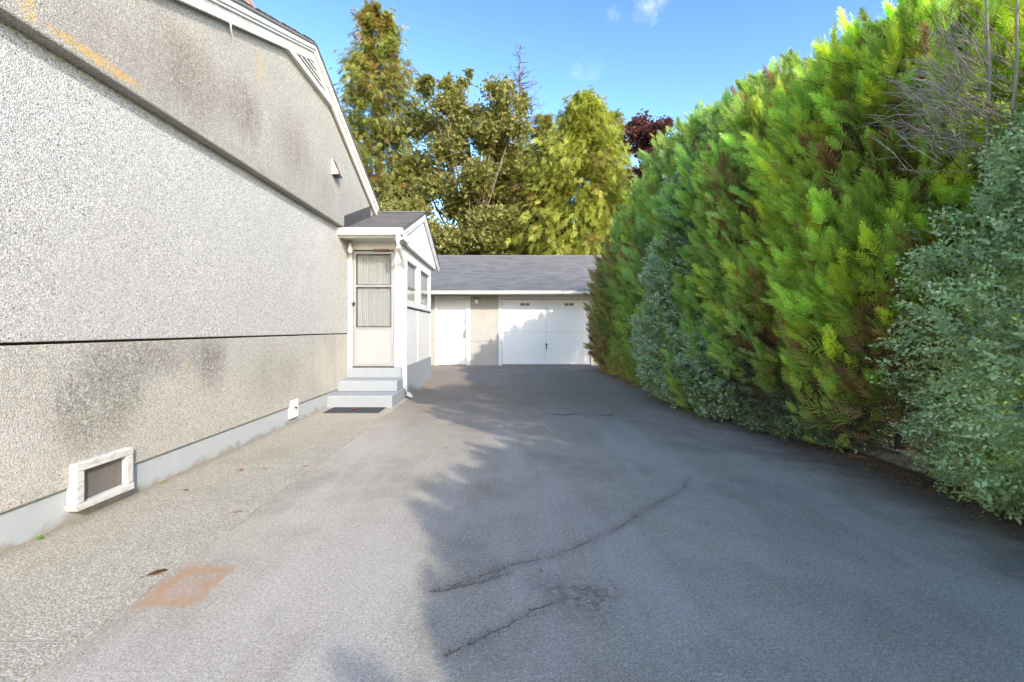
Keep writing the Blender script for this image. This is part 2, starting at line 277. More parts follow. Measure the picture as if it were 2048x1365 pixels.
# ------------------------------------------------------------------ object helpers
OFF = {}
def tag(o, label=None, cat=None, group=None, kind=None):
    if label: o['label'] = label
    if cat: o['category'] = cat
    if group: o['group'] = group
    if kind: o['kind'] = kind
    return o
def thing(name, label, cat, loc=(0, 0, 0), group=None):
    o = bpy.data.objects.new(name, None); C.objects.link(o); o.location = loc; o.empty_display_size = .2
    OFF[o.name] = Vector(loc); return tag(o, label, cat, group)
def link(name, me, mat, parent=None, origin=None):
    if mat is not None: me.materials.append(MAT[mat])
    o = bpy.data.objects.new(name, me); C.objects.link(o)
    if parent is not None:
        o.parent = parent; OFF[o.name] = OFF[parent.name]
    else:
        OFF[o.name] = Vector(origin or (0, 0, 0)); o.location = OFF[o.name]
    return o
class MB:
    def __init__(s): s.v = []; s.f = []; s.tone = []
    def quadbox(s, P):
        b = len(s.v); s.v += [tuple(p) for p in P]
        s.f += [[b+i for i in q] for q in ((0, 3, 2, 1), (4, 5, 6, 7), (0, 1, 5, 4), (1, 2, 6, 5), (2, 3, 7, 6), (3, 0, 4, 7))]; return s
    def box(s, x0, x1, y0, y1, z0, z1):
        return s.quadbox([(x0, y0, z0), (x1, y0, z0), (x1, y1, z0), (x0, y1, z0), (x0, y0, z1), (x1, y0, z1), (x1, y1, z1), (x0, y1, z1)])
    def prism(s, poly, axis, a, b):
        """poly of 2D points extruded along axis from a to b"""
        def P(u, v, t): return {'x': (t, u, v), 'y': (u, t, v), 'z': (u, v, t)}[axis]
        k = len(s.v); n = len(poly); s.v += [P(u, v, a) for u, v in poly] + [P(u, v, b) for u, v in poly]
        s.f.append([k+i for i in range(n)][::-1]); s.f.append([k+n+i for i in range(n)])
        for i in range(n): s.f.append([k+i, k+(i+1) % n, k+n+(i+1) % n, k+n+i])
        return s
    def tube(s, pts, r, sides=8, cap=True):
        pts = [Vector(p) for p in pts]; rs = r if isinstance(r, (list, tuple)) else [r]*len(pts); k0 = len(s.v)
        for i, p in enumerate(pts):
            d = (pts[min(i+1, len(pts)-1)]-pts[max(i-1, 0)]).normalized()
            a = d.cross(Vector((0, 0, 1))) if abs(d.z) < .95 else d.cross(Vector((1, 0, 0))); a.normalize(); b = d.cross(a)
            for j in range(sides):
                t = 2*math.pi*j/sides; s.v.append(tuple(p+(a*math.cos(t)+b*math.sin(t))*rs[i]))
        for i in range(len(pts)-1):
            for j in range(sides):
                a = k0+i*sides+j; b = k0+i*sides+(j+1) % sides; s.f.append([a, b, b+sides, a+sides])
        if cap: s.f.append([k0+j for j in range(sides)][::-1]); s.f.append([k0+(len(pts)-1)*sides+j for j in range(sides)])
        return s
    def lathe(s, c, prof, sides=14):
        k0 = len(s.v)
        for r, z in prof:
            for j in range(sides):
                t = 2*math.pi*j/sides; s.v.append((c[0]+r*math.cos(t), c[1]+r*math.sin(t), c[2]+z))
        for i in range(len(prof)-1):
            for j in range(sides):
                a = k0+i*sides+j; b = k0+i*sides+(j+1) % sides; s.f.append([a, b, b+sides, a+sides])
        s.f.append([k0+j for j in range(sides)][::-1]); s.f.append([k0+(len(prof)-1)*sides+j for j in range(sides)]); return s
    def build(s, name, mat, parent=None, bevel=0, smooth=False, origin=None):
        me = bpy.data.meshes.new(name)
        off = OFF[parent.name] if parent is not None else Vector(origin or (0, 0, 0))
        me.from_pydata([tuple(Vector(v)-off) for v in s.v], [], s.f)
        import bmesh
        bm = bmesh.new(); bm.from_mesh(me); bmesh.ops.recalc_face_normals(bm, faces=bm.faces); bm.to_mesh(me); bm.free()
        if smooth:
            for p in me.polygons: p.use_smooth = True
        o = link(name, me, mat, parent, origin)
        if bevel:
            b = o.modifiers.new('bevel', 'BEVEL'); b.width = bevel; b.segments = 2; b.limit_method = 'ANGLE'; b.harden_normals = False
        return o
def box(name, mat, parent, x0, x1, y0, y1, z0, z1, bevel=0, **k): return MB().box(x0, x1, y0, y1, z0, z1).build(name, mat, parent, bevel, **k)

def npmesh(name, V, T, Cc, mat, parent=None, kind='stuff', origin=None):
    """V (n,3) verts, T (m,3) tris, Cc (n,3) colours"""
    off = OFF[parent.name] if parent is not None else Vector(origin or (0, 0, 0))
    me = bpy.data.meshes.new(name); V = np.asarray(V, np.float32)-np.array(off, np.float32); T = np.asarray(T, np.int32)
    me.vertices.add(len(V)); me.vertices.foreach_set('co', V.ravel())
    me.loops.add(T.size); me.loops.foreach_set('vertex_index', T.ravel())
    me.polygons.add(len(T)); me.polygons.foreach_set('loop_start', np.arange(0, T.size, 3, dtype=np.int32))
    me.update(calc_edges=True)
    if Cc is not None:
        a = me.color_attributes.new('Col', 'FLOAT_COLOR', 'POINT'); q = np.ones((len(V), 4), np.float32); q[:, :3] = Cc; a.data.foreach_set('color', q.ravel())
    o = link(name, me, mat, parent, origin)
    if kind: o['kind'] = kind
    return o
def nrm(a): return a/np.maximum(1e-9, np.linalg.norm(a, axis=-1, keepdims=True))
def scatter(tpl, P, D, U, Sc, col, tipcol=None):
    """place template (verts: x side, y forward, z normal; third array: 0..1 brightness weight) at P, pointing D, normal near U"""
    V, T, wgt = tpl; D = nrm(D); X = nrm(np.cross(D, U)); Z = np.cross(X, D)
    Sc = np.asarray(Sc).reshape(-1, 1, 1)
    W = (V[None, :, 0:1]*X[:, None, :]+V[None, :, 1:2]*D[:, None, :]+V[None, :, 2:3]*Z[:, None, :])*Sc+P[:, None, :]
    n, k = len(P), len(V); TT = (T[None]+(np.arange(n)*k)[:, None, None]).reshape(-1, 3)
    cc = col[:, None, :]*np.ones((1, k, 1))
    if tipcol is not None: cc = cc*(1-wgt[None, :, None])+tipcol[:, None, :]*wgt[None, :, None]
    return W.reshape(-1, 3), TT, cc.reshape(-1, 3)
def cat(parts):
    V, T, K = [], [], []; k = 0
    for v, t, c in parts: V.append(v); T.append(t+k); K.append(c); k += len(v)
    return np.concatenate(V), np.concatenate(T), np.concatenate(K)
def spray_tpl(pairs=8, droop=.12, lw=.055, seed=1, spread=.62):
    r = np.random.default_rng(seed); V = []; T = []; W = []
    for i in range(pairs):
        t = .04+.90*i/pairs; L = spread*(.25+.75*math.sin(math.pi*min(1, .25+.78*t)))*(1-t*.55)
        for sg in (-1, 1):
            a = math.radians(47-22*t+r.uniform(-9, 9)); tt = t+(.05 if sg > 0 else 0)
            b = np.array([0, tt, -droop*tt*tt]); d = np.array([sg*math.sin(a), math.cos(a), r.uniform(-.25, .15)]); n_ = np.array([math.cos(a), -sg*math.sin(a), 0])
            l = L*r.uniform(.8, 1.15); k = len(V)
            V += [b+d*l*.12+n_*lw*.5, b+d*l, b+d*l*.05-n_*lw*.5]; W += [.1, 1, .1]; T += [(k, k+1, k+2)]
    k = len(V); V += [np.array([-.02, 0, 0]), np.array([.02, 0, 0]), np.array([0, 1.05, -droop])]; W += [0, 0, 1]; T += [(k, k+1, k+2)]
    return np.array(V), np.array(T), np.array(W)
def twig_tpl(leaves=10, lw=.5, ll=1.0, seed=3, spacing=.55):
    r = np.random.default_rng(seed); V = []; T = []; W = []; L = leaves*spacing*.5+.6
    for i in range(leaves):
        t = i/(leaves-1); y = L*(t*.95); a = i*2.4+r.uniform(-.4, .4); el = math.radians(38+20*t+r.uniform(-15, 15))
        d = np.array([math.cos(a)*math.cos(el), math.sin(el), math.sin(a)*math.cos(el)]); up = np.array([-math.cos(a)*math.sin(el), math.cos(el), -math.sin(a)*math.sin(el)])
        s = np.cross(d, up); l = ll*(1-.35*t)*r.uniform(.8, 1.15); wd = lw*l; b = np.array([0, y, 0])+d*.08; k = len(V)
        V += [b, b+d*l*.5+s*wd*.5+up*.08*l, b+d*l, b+d*l*.5-s*wd*.5+up*.08*l]; W += [0+.6*t]*4; T += [(k, k+1, k+2), (k, k+2, k+3)]
    k = len(V); V += [np.array([-.04, -1, 0]), np.array([.04, -1, 0]), np.array([0, L, 0])]; W += [0, 0, 0]; T += [(k, k+1, k+2)]
    return np.array(V), np.array(T), np.array(W)
def leaf_tpl(n=3, seed=5):
    """a tuft of broad leaves"""
    r = np.random.default_rng(seed); V = []; T = []; W = []
    for i in range(n):
        a = 2*math.pi*i/n+r.uniform(-.5, .5); d = np.array([math.cos(a), math.sin(a), r.uniform(-.5, .3)]); s = np.array([-math.sin(a), math.cos(a), r.uniform(-.3, .3)]); b = r.uniform(-.35, .35, 3); k = len(V)
        V += [b, b+d*.45+s*.42, b+d, b+d*.45-s*.42]; w_ = r.uniform(0, 1); W += [w_]*4; T += [(k, k+1, k+2), (k, k+2, k+3)]
    return np.array(V), np.array(T), np.array(W)
def bent(p, rnd=.06):
    return p

# ------------------------------------------------------------------ ground
def sheet(name, mat, x0, x1, y0, y1, z, kind='structure', parent=None, seg=1):
    mb = MB(); mb.v = [(x0, y0, z), (x1, y0, z), (x1, y1, z), (x0, y1, z)]; mb.f = [[0, 1, 2, 3]]
    o = mb.build(name, mat, parent); o['kind'] = kind; return o
sheet('ground', 'grass_ground', -900, 900, -900, 900, -.03)
WX = -2.56           # face of the lower house wall
PATH = -1.567
mb = MB(); mb.v = [(PATH-.02, -8, 0), (2.98, -8, 0), (2.98, 14.6, 0), (-3.4, 14.6, 0), (-3.4, 10.6, 0), (PATH-.02, 7.7, 0)]
mb.v = [(-1.8, -8, 0), (3.42, -8, 0), (3.42, 14.6, 0), (-6, 14.6, 0), (-6, 9, 0), (-1.8, 9, 0)]
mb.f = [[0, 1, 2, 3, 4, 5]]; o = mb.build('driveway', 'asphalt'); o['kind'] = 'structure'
path = thing('path', None, None, (-2.1, 3, 0)); del_ = path; path['kind'] = 'structure'
ys = [-5.0, -1.8, 1.68, 3.05, 5.5, 7.6]
rj = random.Random(4)
for a, b in zip(ys, ys[1:]):
    mb = MB(); x0, x1 = WX-.05, PATH; g = .003; N_ = 30
    # slab with a slightly ragged driveway edge
    edge = [(x1+rj.uniform(-.012, .012)-(0.0), a+g+(b-a-2*g)*i/N_) for i in range(N_+1)]
    poly = [(x0, a+g)]+edge+[(x0, b-g)]
    mb.prism(poly, 'z', -.06, .005); mb.build('paving_slab', 'aggregate', path)
for yj in ys[1:-1]: box('joint_filler', 'kerb_concrete', path, WX-.04, PATH-.02, yj-.0045, yj+.0045, -.05, .0055+rj.uniform(0, .0004))
# hedge bed: soil and concrete edging
sheet('soil_bed', 'soil', 3.44, 5.6, -8, 14.4, .03)
kb = thing('kerb_edging', 'low weathered concrete edging along the foot of the hedge', 'edging', (3.0, 3, 0))
y = -8.0
while y < 13:
    l = 1.22; box('edging_block', 'kerb_concrete', kb, 3.36+rj.uniform(-.01, .01), 3.48, y+.006, y+l-.006, -.04, .10+rj.uniform(-.01, .01), .012); y += l

# ------------------------------------------------------------------ house
H = thing('house', 'old stucco house with stained grey gable overhanging a white speckled wall', 'house', (-6, 5, 0))
HY0, HY1 = 1.1, 8.62
UX = WX+.10          # face of the overhanging gable wall
AP = (5.80, 4.80)    # roof apex (y, z)
SLL, SLR = .40, .43
def rz(y, dz=0): return (AP[1]-(AP[0]-y)*SLL if y < AP[0] else AP[1]-(y-AP[0])*SLR)+dz
box('foundation', 'foundation_paint', H, -11, WX-.022, HY0+.02, HY1-.02, -.1, .235)
wl = box('lower_wall', 'stucco_low', H, -11, WX, HY0, HY1, .218, 1.072, .006)
box('middle_wall', 'stucco_white', H, -11.01, WX+.010, HY0-.01, HY1+.01, 1.088, 2.76, .006)
box('wall_joint', 'dark_flashing', H, -10.9, WX-.03, HY0+.05, HY1-.05, 1.05, 1.10)
gp = [(HY0-.03, 2.734), (HY1+.03, 2.734), (HY1+.03, rz(HY1+.03, -.10)), (AP[0], AP[1]-.10), (HY0-.03, rz(HY0-.03, -.10))]
MB().prism(gp, 'x', -11.05, UX).build('gable_wall', 'stucco_gable', H, .012)
# roof
RX = WX+.18
def slab(y0, y1, t0, t1, xa, xb):
    return MB().prism([(y0, rz(y0, -t1)), (y1, rz(y1, -t1)), (y1, rz(y1, -t0)), (y0, rz(y0, -t0))], 'x', xa, xb)
roof = slab(HY0-.45, AP[0], 0, .03, -11.3, RX+.012).build('roof', 'shingle', H)
slab(AP[0], HY1+.17, 0, .03, -11.3, RX+.012).build('roof', 'shingle', H)
for (a, b) in ((HY0-.43, AP[0]), (AP[0], HY1+.15)):
    slab(a, b, .032, .085, RX-.05, RX).build('rake_moulding', 'white_paint', H, .003)
    slab(a, b, .087, .115, RX-.06, RX-.014).build('rake_moulding', 'white_paint', H, .003)
for (a, b) in ((HY0-.43, AP[0]), (AP[0], HY1+.15)):
    slab(a, b, .117, .225, RX-.065, RX-.030).build('rake_board', 'peeling_paint', H, .003)
    slab(a, b, .10, .118, UX-.03, RX-.066).build('rake_soffit', 'soffit_paint', H)
# a torn sliver of paint and wood hanging from the rake board
MB().prism([(4.02, rz(4.02, -.21)), (4.06, rz(4.06, -.21)), (4.05, rz(4.05, -.27)), (4.075, rz(4.05, -.34)), (4.035, rz(4.05, -.27))], 'x', RX-.034, RX-.031).build('loose_splinter', 'peeling_paint', H)
# triangular louvre at the apex
VB = 4.335; vy0 = AP[0]-(AP[1]-.225-VB)/SLL; vy1 = AP[0]+(AP[1]-.225-VB)/SLR
vy0 = 5.12; vy1 = 6.62; VB = 4.36
vent = MB().prism([(vy0-.1, VB-.055), (vy1+.12, VB-.055), (vy1+.02, VB), (vy0+.02, VB)], 'x', UX-.01, UX+.055).build('gable_vent', 'white_paint', H, .004)
MB().prism([(vy0, VB+.001), (vy1, VB+.001), (AP[0], AP[1]-.12)], 'x', UX-.005, UX+.004).build('vent_backing', 'dark_flashing', vent)
k = 0; z = VB+.012
while z < AP[1]-.16:
    f = 1-(z-VB)/(AP[1]-.12-VB); a = AP[0]-(AP[0]-vy0)*f+.01; b = AP[0]+(vy1-AP[0])*f-.01
    MB().quadbox([(UX+.006, a, z+.02), (UX+.045, a, z), (UX+.045, b, z), (UX+.006, b, z+.02), (UX+.006, a, z+.028), (UX+.045, a, z+.012), (UX+.045, b, z+.012), (UX+.006, b, z+.028)]).build('slat', 'white_paint', vent)
    z += .052
# flashing where the porch roof meets the gable wall
PE = (7.05, 2.70); PR = (9.15, 3.49); psl = (PR[1]-PE[1])/(PR[0]-PE[0])
def pz(y): return PE[1]+(y-PE[0])*psl
MB().prism([(7.06, pz(7.06)+.02), (8.46, pz(8.46)+.02), (8.46, pz(8.46)+.21), (7.06, pz(7.06)+.21)], 'x', UX+.002, UX+.010).build('step_flashing', 'dark_flashing', H, .001)
box('end_cap', 'dark_flashing', H, RX-.05, RX+.015, HY1+.152, HY1+.175, rz(HY1+.15)-.22, rz(HY1+.15)-.01)
# hooded wall vent on the gable
vy, vz = 6.55, 3.42
hood = MB().prism([(UX, vz+.20), (UX+.09, vz+.0), (UX+.09, vz-.03), (UX, vz-.03)], 'y', vy, vy+.012)
# prism on y takes (x,z)
hd = hood.build('vent_hood', 'white_metal', H)
MB().prism([(UX, vz+.20), (UX+.09, vz+.0), (UX+.09, vz-.03), (UX, vz-.03)], 'y', vy+.188, vy+.20).build('hood_cheek', 'white_metal', hd)
MB().quadbox([(UX, vy+.012, vz+.190), (UX, vy+.188, vz+.190), (UX+.088, vy+.188, vz-.03), (UX+.088, vy+.012, vz-.03), (UX, vy+.012, vz+.2), (UX, vy+.188, vz+.2), (UX+.10, vy+.188, vz-.028), (UX+.10, vy+.012, vz-.028)]).build('hood_cover', 'rust_brown', hd)
# chimney of bricks
ch = MB().box(-4.58, -4.02, 6.72, 7.33, 4.0, 6.4).build('chimney', 'mortar', H)
def brickmesh(l, wd, h):
    me = MB().box(-l/2, l/2, -wd/2, wd/2, -h/2, h/2); m_ = bpy.data.meshes.new('brick'); m_.from_pydata(me.v, [], me.f); m_.materials.append(MAT['brick']); return m_
bm1 = brickmesh(.19, .03, .055); r0 = 0
for k in range(17):
    z = 5.28+k*.066
    for side in range(2):
        nb = 3
        for i in range(nb):
            o = bpy.data.objects.new('brick', bm1); C.objects.link(o); o.parent = ch
            st = .10 if k % 2 else 0
            if side == 0: p = Vector((-4.00, 6.82+.2*i+(st if i < 2 else 0), z)); o.rotation_euler = (0, 0, math.pi/2)
            else: p = Vector((-4.48+.2*i+(st if i < 2 else 0), 6.70, z))
            o.location = p-OFF[ch.name]
# basement window with peeling frame
bw = box('basement_window', 'peeling_paint', H, WX-.02, WX+.045, 2.69, 3.105, .308, .355, .004)
box('frame', 'peeling_paint', bw, WX-.02, WX+.043, 2.69, 2.742, .118, .306, .004)
box('frame', 'peeling_paint', bw, WX-.02, WX+.043, 3.055, 3.105, .118, .306, .004)
MB().prism([(2.672, .112), (2.69, .078), (3.105, .072), (3.105, .116), (2.672, .116)], 'x', WX-.02, WX+.05).build('sill', 'peeling_paint', bw, .004)
box('pane', 'old_glass_board', bw, WX-.03, WX+.006, 2.744, 3.053, .118, .306)
cv_ = box('service_cover', 'white_paint', H, WX-.02, WX+.012, 5.48, 5.69, .07, .29, .006)
MB().tube([(WX+.012, 5.60, .19), (WX+.03, 5.60, .19)], .012).build('keyhole', 'black_metal', cv_)

# ------------------------------------------------------------------ shingle field
def shingles(parent, origin, u, v, width, length, tw, ch_, limit=300, key=None, parts=True, name='shingle'):
    """tabs laid up a slope: origin at the eave, u along the eave, v up the slope"""
    u = Vector(u).normalized(); v = Vector(v).normalized(); nn = u.cross(v).normalized()
    if nn.z < 0: nn = -nn
    rows = int(length/ch_-.35); tabs = []
    for r in range(rows):
        off = (0, .5, .25, .75)[r % 4]*tw; xs = [0]; x = off if off > 0 else tw
        while x < width-.02: xs.append(x); x += tw
        xs.append(width)
        for a, b in zip(xs, xs[1:]):
            if b-a > .03: tabs.append((r, a, b))
    def verts(L):
        lo, hi, t = 0, ch_*1.55, .007
        return [(0.002, lo, .010), (L-.002, lo, .010), (L-.002, hi, .0), (0.002, hi, .0), (0.002, lo, .010+t), (L-.002, lo, .010+t), (L-.002, hi, .002), (0.002, hi, .002)]
    F = [(0, 3, 2, 1), (4, 5, 6, 7), (0, 1, 5, 4), (1, 2, 6, 5), (2, 3, 7, 6), (3, 0, 4, 7)]
    cache = {}; R = Matrix((u, v, nn)).transposed().to_4x4()
    if u.cross(v).dot(nn) < 0: pass
    P0 = Vector(origin)
    if key: tabs.sort(key=lambda t: key(P0+u*(t[1]+t[2])/2+v*(t[0]*ch_)))
    rest = tabs[limit:] if parts else tabs; tabs = tabs[:limit] if parts else []
    for r, a, b in tabs:
        L = round(b-a, 3)
        if L not in cache:
            me = bpy.data.meshes.new('shingle'); me.from_pydata(verts(L), [], F); me.materials.append(MAT['shingle']); cache[L] = me
        o = bpy.data.objects.new(name, cache[L]); C.objects.link(o); o.parent = parent
        jit = random.uniform(-.004, .004)
        M4 = Matrix.Translation(P0+u*a+v*(r*ch_+jit)-OFF[parent.name]) @ R; o.matrix_local = M4
    if rest:
        V = []; FF = []; tone = []
        for r, a, b in rest:
            k = len(V); rr = random.random()
            for p in verts(b-a): V.append(tuple(P0+u*(a+p[0])+v*(r*ch_+p[1])+nn*p[2]-OFF[parent.name])); tone.append(rr)
            FF += [[k+i for i in f] for f in F]
        me = bpy.data.meshes.new('shingle_field'); me.from_pydata(V, [], FF); at = me.attributes.new('tone', 'FLOAT', 'POINT'); at.data.foreach_set('value', tone)
        o = link('shingle_field', me, 'shingle', parent); o['kind'] = 'stuff'
hn = Vector((0, 1, SLL)).normalized()
shingles(H, (-11.3, HY0-.46, rz(HY0-.45)+.004), (1, 0, 0), hn, 11.3+RX+.01, (AP[0]-HY0+.45)/hn.y, .33, .14, parts=False)
shingles(H, (-11.3, HY1+.18, rz(HY1+.17)+.004), (1, 0, 0), (0, -1, SLR), 11.3+RX+.01, (HY1+.17-AP[0])*1.09, .33, .14, parts=False)

# ------------------------------------------------------------------ entry porch
P = thing('entry_porch', 'white enclosed entry porch with screen door, gabled shingle roof and grey steps', 'porch', (-2.1, 8.5, 0))
PX = -1.67; PY0, PY1 = 7.55, 10.55; FZ = .517
box('base_wall', 'step_paint', P, -3.4, PX+.012, PY0+.002, PY1, -.05, FZ, .006)
st = box('step', 'step_paint', P, WX-.02, -1.615, 6.66, PY0, -.05, .18, .010)
box('step', 'step_paint', P, WX-.02, -1.645, 7.09, PY0, .182, .35, .010)
box('step', 'step_paint', P, WX-.02, -1.665, 7.47, PY0-.001, .352, .515, .010)
# side wall: lower panels, posts, battens, sill rail
box('side_panel', 'white_paint', P, PX-.06, PX, PY0+.12, 8.93, FZ+.002, 1.52)
box('side_panel', 'white_paint', P, PX-.06, PX, 8.97, PY1-.1, FZ+.002, 1.52)
box('batten', 'white_paint', P, PX-.05, PX+.012, 8.93, 8.97, FZ+.002, 1.52, .002)
box('corner_post', 'white_paint', P, PX-.115, PX+.010, PY0-.012, PY0+.12, FZ+.003, 2.60, .004)
box('corner_post', 'white_paint', P, PX-.115, PX+.010, PY1-.1, PY1, FZ+.003, 2.60, .004)
box('sill_rail', 'white_paint', P, PX-.06, PX+.04, PY0+.121, PY1-.101, 1.545, 1.60, .004)
box('sill_shadow_strip', 'dark_flashing', P, PX-.055, PX-.002, PY0+.121, PY1-.101, 1.521, 1.544)
box('head_board', 'white_paint', P, PX-.06, PX+.002, PY0+.121, PY1-.101, 2.42, 2.64)
box('window_post', 'white_paint', P, PX-.06, PX+.02, 8.84, 9.06, 1.601, 2.419, .003)
box('window_post', 'white_paint', P, PX-.06, PX+.018, PY0+.122, 7.80, 1.601, 2.419, .003)
box('window_post', 'white_paint', P, PX-.06, PX+.018, 10.30, PY1-.102, 1.601, 2.419, .003)
for a, b in ((7.805, 8.835), (9.065, 10.295)):
    wn = MB(); fx0, fx1 = PX-.045, PX+.03
    wn.box(fx0, fx1, a, b, 2.34, 2.415); wn.box(fx0, fx1, a, b, 1.605, 1.66); wn.box(fx0, fx1, a, a+.05, 1.661, 2.339); wn.box(fx0, fx1, b-.05, b, 1.661, 2.339)
    wo = wn.build('side_window', 'white_paint', P, .003)
    box('pane', 'window_glass', wo, PX+.006, PX+.010, a+.05, b-.05, 1.66, 2.34)
    box('sash_bar', 'alu', wo, PX-.008, PX+.005, a+.05, b-.05, 1.90, 1.918)
    cu = MB(); nseg = 90; row = []
    for i in range(nseg+1):
        yy = a+.05+(b-a-.1)*i/nseg; xx = PX-.035+.012*math.sin(i*1.25)+.006*math.sin(i*.37); row.append((xx, yy))
    for i, (xx, yy) in enumerate(row): cu.v += [(xx, yy, 1.62), (xx, yy, 2.36)]
    cu.f = [[2*i, 2*i+2, 2*i+3, 2*i+1] for i in range(nseg)]
    cu.build('curtain', 'curtain', wo, smooth=True)
# front wall round the door
DX0, DX1, DT = -2.49, -1.79, 2.47
box('door_post', 'white_paint', P, WX-.01, DX0, PY0-.02, PY0+.08, FZ, 2.60, .004)
box('door_post', 'white_paint', P, DX1, PX-.116, PY0-.018, PY0+.08, FZ, 2.60, .004)
box('door_header', 'white_paint', P, DX0+.001, DX1-.001, PY0-.004, PY0+.08, DT, 2.62)
box('inner_wall', 'interior', P, -3.4, -3.35, PY0+.1, PY1-.06, FZ, 2.6)
box('rear_wall', 'white_paint', P, -3.4, PX-.116, PY1-.05, PY1, FZ, 2.62)
# screen door
dr = MB(); y0, y1 = PY0+.005, PY0+.035; a, b = DX0+.012, DX1-.012
for bx in ((a, a+.045, y0, y1, FZ+.02, DT-.02), (b-.045, b, y0, y1, FZ+.02, DT-.02), (a+.045, b-.045, y0, y1, DT-.07, DT-.02), (a+.045, b-.045, y0, y1, 1.855, 1.885), (a+.045, b-.045, y0, y1, 1.155, 1.185), (a+.045, b-.045, y0, y1, FZ+.02, FZ+.065)): dr.box(*bx)
door = dr.build('screen_door', 'alu', P, .002)
box('upper_pane', 'window_glass', door, a+.045, b-.045, y0+.01, y0+.014, 1.885, DT-.07)
box('lower_pane', 'window_glass', door, a+.045, b-.045, y0+.01, y0+.014, 1.185, 1.855)
kp = box('kick_panel', 'kick_panel', door, a+.046, b-.046, y0+.008, y0+.016, FZ+.065, 1.155)
MB().prism([(a+.07, 1.12), (a+.10, 1.12), (b-.06, FZ+.10), (b-.06, FZ+.07), (b-.09, FZ+.07), (a+.07, 1.09)], 'y', y0+.004, y0+.0079).build('brace', 'kick_panel', door)
MB().box(a+.008, a+.03, y0-.045, y0-.001, 1.545, 1.60).box(a-.02, a+.045, y0-.050, y0-.036, 1.56, 1.585).build('handle', 'black_metal', door, .003)
MB().tube([(-2.14, y0-.03, 2.455), (-1.87, y0-.03, 2.455)], .018).tube([(-1.87, y0-.03, 2.455), (-1.80, y0-.03, 2.455)], .008).build('door_closer', 'wood_brown', door, smooth=False)
for z0, z1 in ((1.20, 1.85), (1.90, DT-.08)):
    cu = MB(); nseg = 150
    for i in range(nseg+1):
        xx = a+.05+(b-a-.1)*i/nseg; yy = y0+.065+.022*math.sin(i*.95+math.sin(i*.21)*1.4)+.008*math.sin(i*.31)
        cu.v += [(xx, yy, z0), (xx, yy, z1)]
    cu.f = [[2*i, 2*i+2, 2*i+3, 2*i+1] for i in range(nseg)]; cu.build('curtain', 'curtain', door, smooth=True)
box('door_sill', 'dark_flashing', P, DX0+.003, DX1-.003, PY0+.0, PY0+.06, FZ+.001, FZ+.014)
# soffit, fascia, gutter
box('eave_soffit', 'soffit_paint', P, WX-.3, -1.56, PE[0]+.09, PY0+.08, 2.60, 2.612)
box('eave_fascia', 'white_paint', P, WX-.1, -1.56, PE[0]+.055, PE[0]+.088, 2.585, 2.70, .003)
gut = [(PE[0]-.06, 2.715), (PE[0]-.06, 2.695), (PE[0]-.045, 2.685), (PE[0]-.045, 2.640), (PE[0]-.02, 2.612), (PE[0]+.05, 2.612), (PE[0]+.05, 2.715), (PE[0]+.046, 2.715), (PE[0]+.046, 2.617), (PE[0]-.017, 2.617), (PE[0]-.041, 2.643), (PE[0]-.041, 2.690), (PE[0]-.056, 2.700), (PE[0]-.056, 2.715)]
g = MB().prism([(y, z) for y, z in gut], 'x', -2.60, -1.545).build('gutter', 'white_metal', P)
for xx in (-2.602, -1.545): box('gutter_end', 'white_metal', g, xx, xx+.004, PE[0]-.06, PE[0]+.05, 2.612, 2.715)
mb = MB(); mb.tube([(-1.62, PE[0]+.0, 2.615), (-1.62, PE[0]+.0, 2.52), (-1.62, PE[0]+.03, 2.44), (-1.63, 7.40, 2.30), (-1.635, 7.60, 2.17), (-1.635, 7.60, 2.05)], .034, 10)
mb.box(-1.658, -1.60, 7.57, 7.64, .05, 2.10)
dp = mb.build('downspout', 'white_metal', P, smooth=False)
box('strap', 'white_metal', dp, -1.66, -1.595, 7.565, 7.645, .70, .73)
MB().quadbox([(-1.66, 7.57, .045), (-1.60, 7.57, .06), (-1.60, 7.64, .06), (-1.66, 7.64, .045), (-1.66, 7.57, .10), (-1.60, 7.57, .12), (-1.60, 7.64, .12), (-1.66, 7.64, .10)]).quadbox([(-1.60, 7.565, .055), (-1.50, 7.53, .013), (-1.50, 7.66, .013), (-1.60, 7.645, .055), (-1.60, 7.565, .115), (-1.50, 7.53, .045), (-1.50, 7.66, .045), (-1.60, 7.645, .115)]).build('shoe', 'white_metal', dp)
# gabled roof
PRX = -1.555; PE2 = 2*PR[0]-PE[0]
def prz(y, d=0): return (PR[1]-abs(y-PR[0])*psl)+d
def pslab(a, b, t0, t1, xa, xb): return MB().prism([(a, prz(a, -t1)), (b, prz(b, -t1)), (b, prz(b, -t0)), (a, prz(a, -t0))], 'x', xa, xb)
pslab(PE[0], PR[0], 0, .03, UX+.012, PRX+.01).build('roof_deck', 'shingle', P)
pslab(HY1+.2, PR[0], 0, .03, -3.45, UX+.01).build('roof_deck', 'shingle', P)
pslab(PR[0], PE2, 0, .03, -3.45, PRX+.01).build('roof_deck', 'shingle', P)
for a, b in ((PE[0]+.01, PR[0]), (PR[0], PE2)):
    pslab(a, b, .031, .10, PRX-.03, PRX).build('gable_board', 'white_paint', P, .003)
    pslab(a, b, .101, .165, PRX-.04, PRX-.014).build('gable_board', 'white_paint', P, .003)
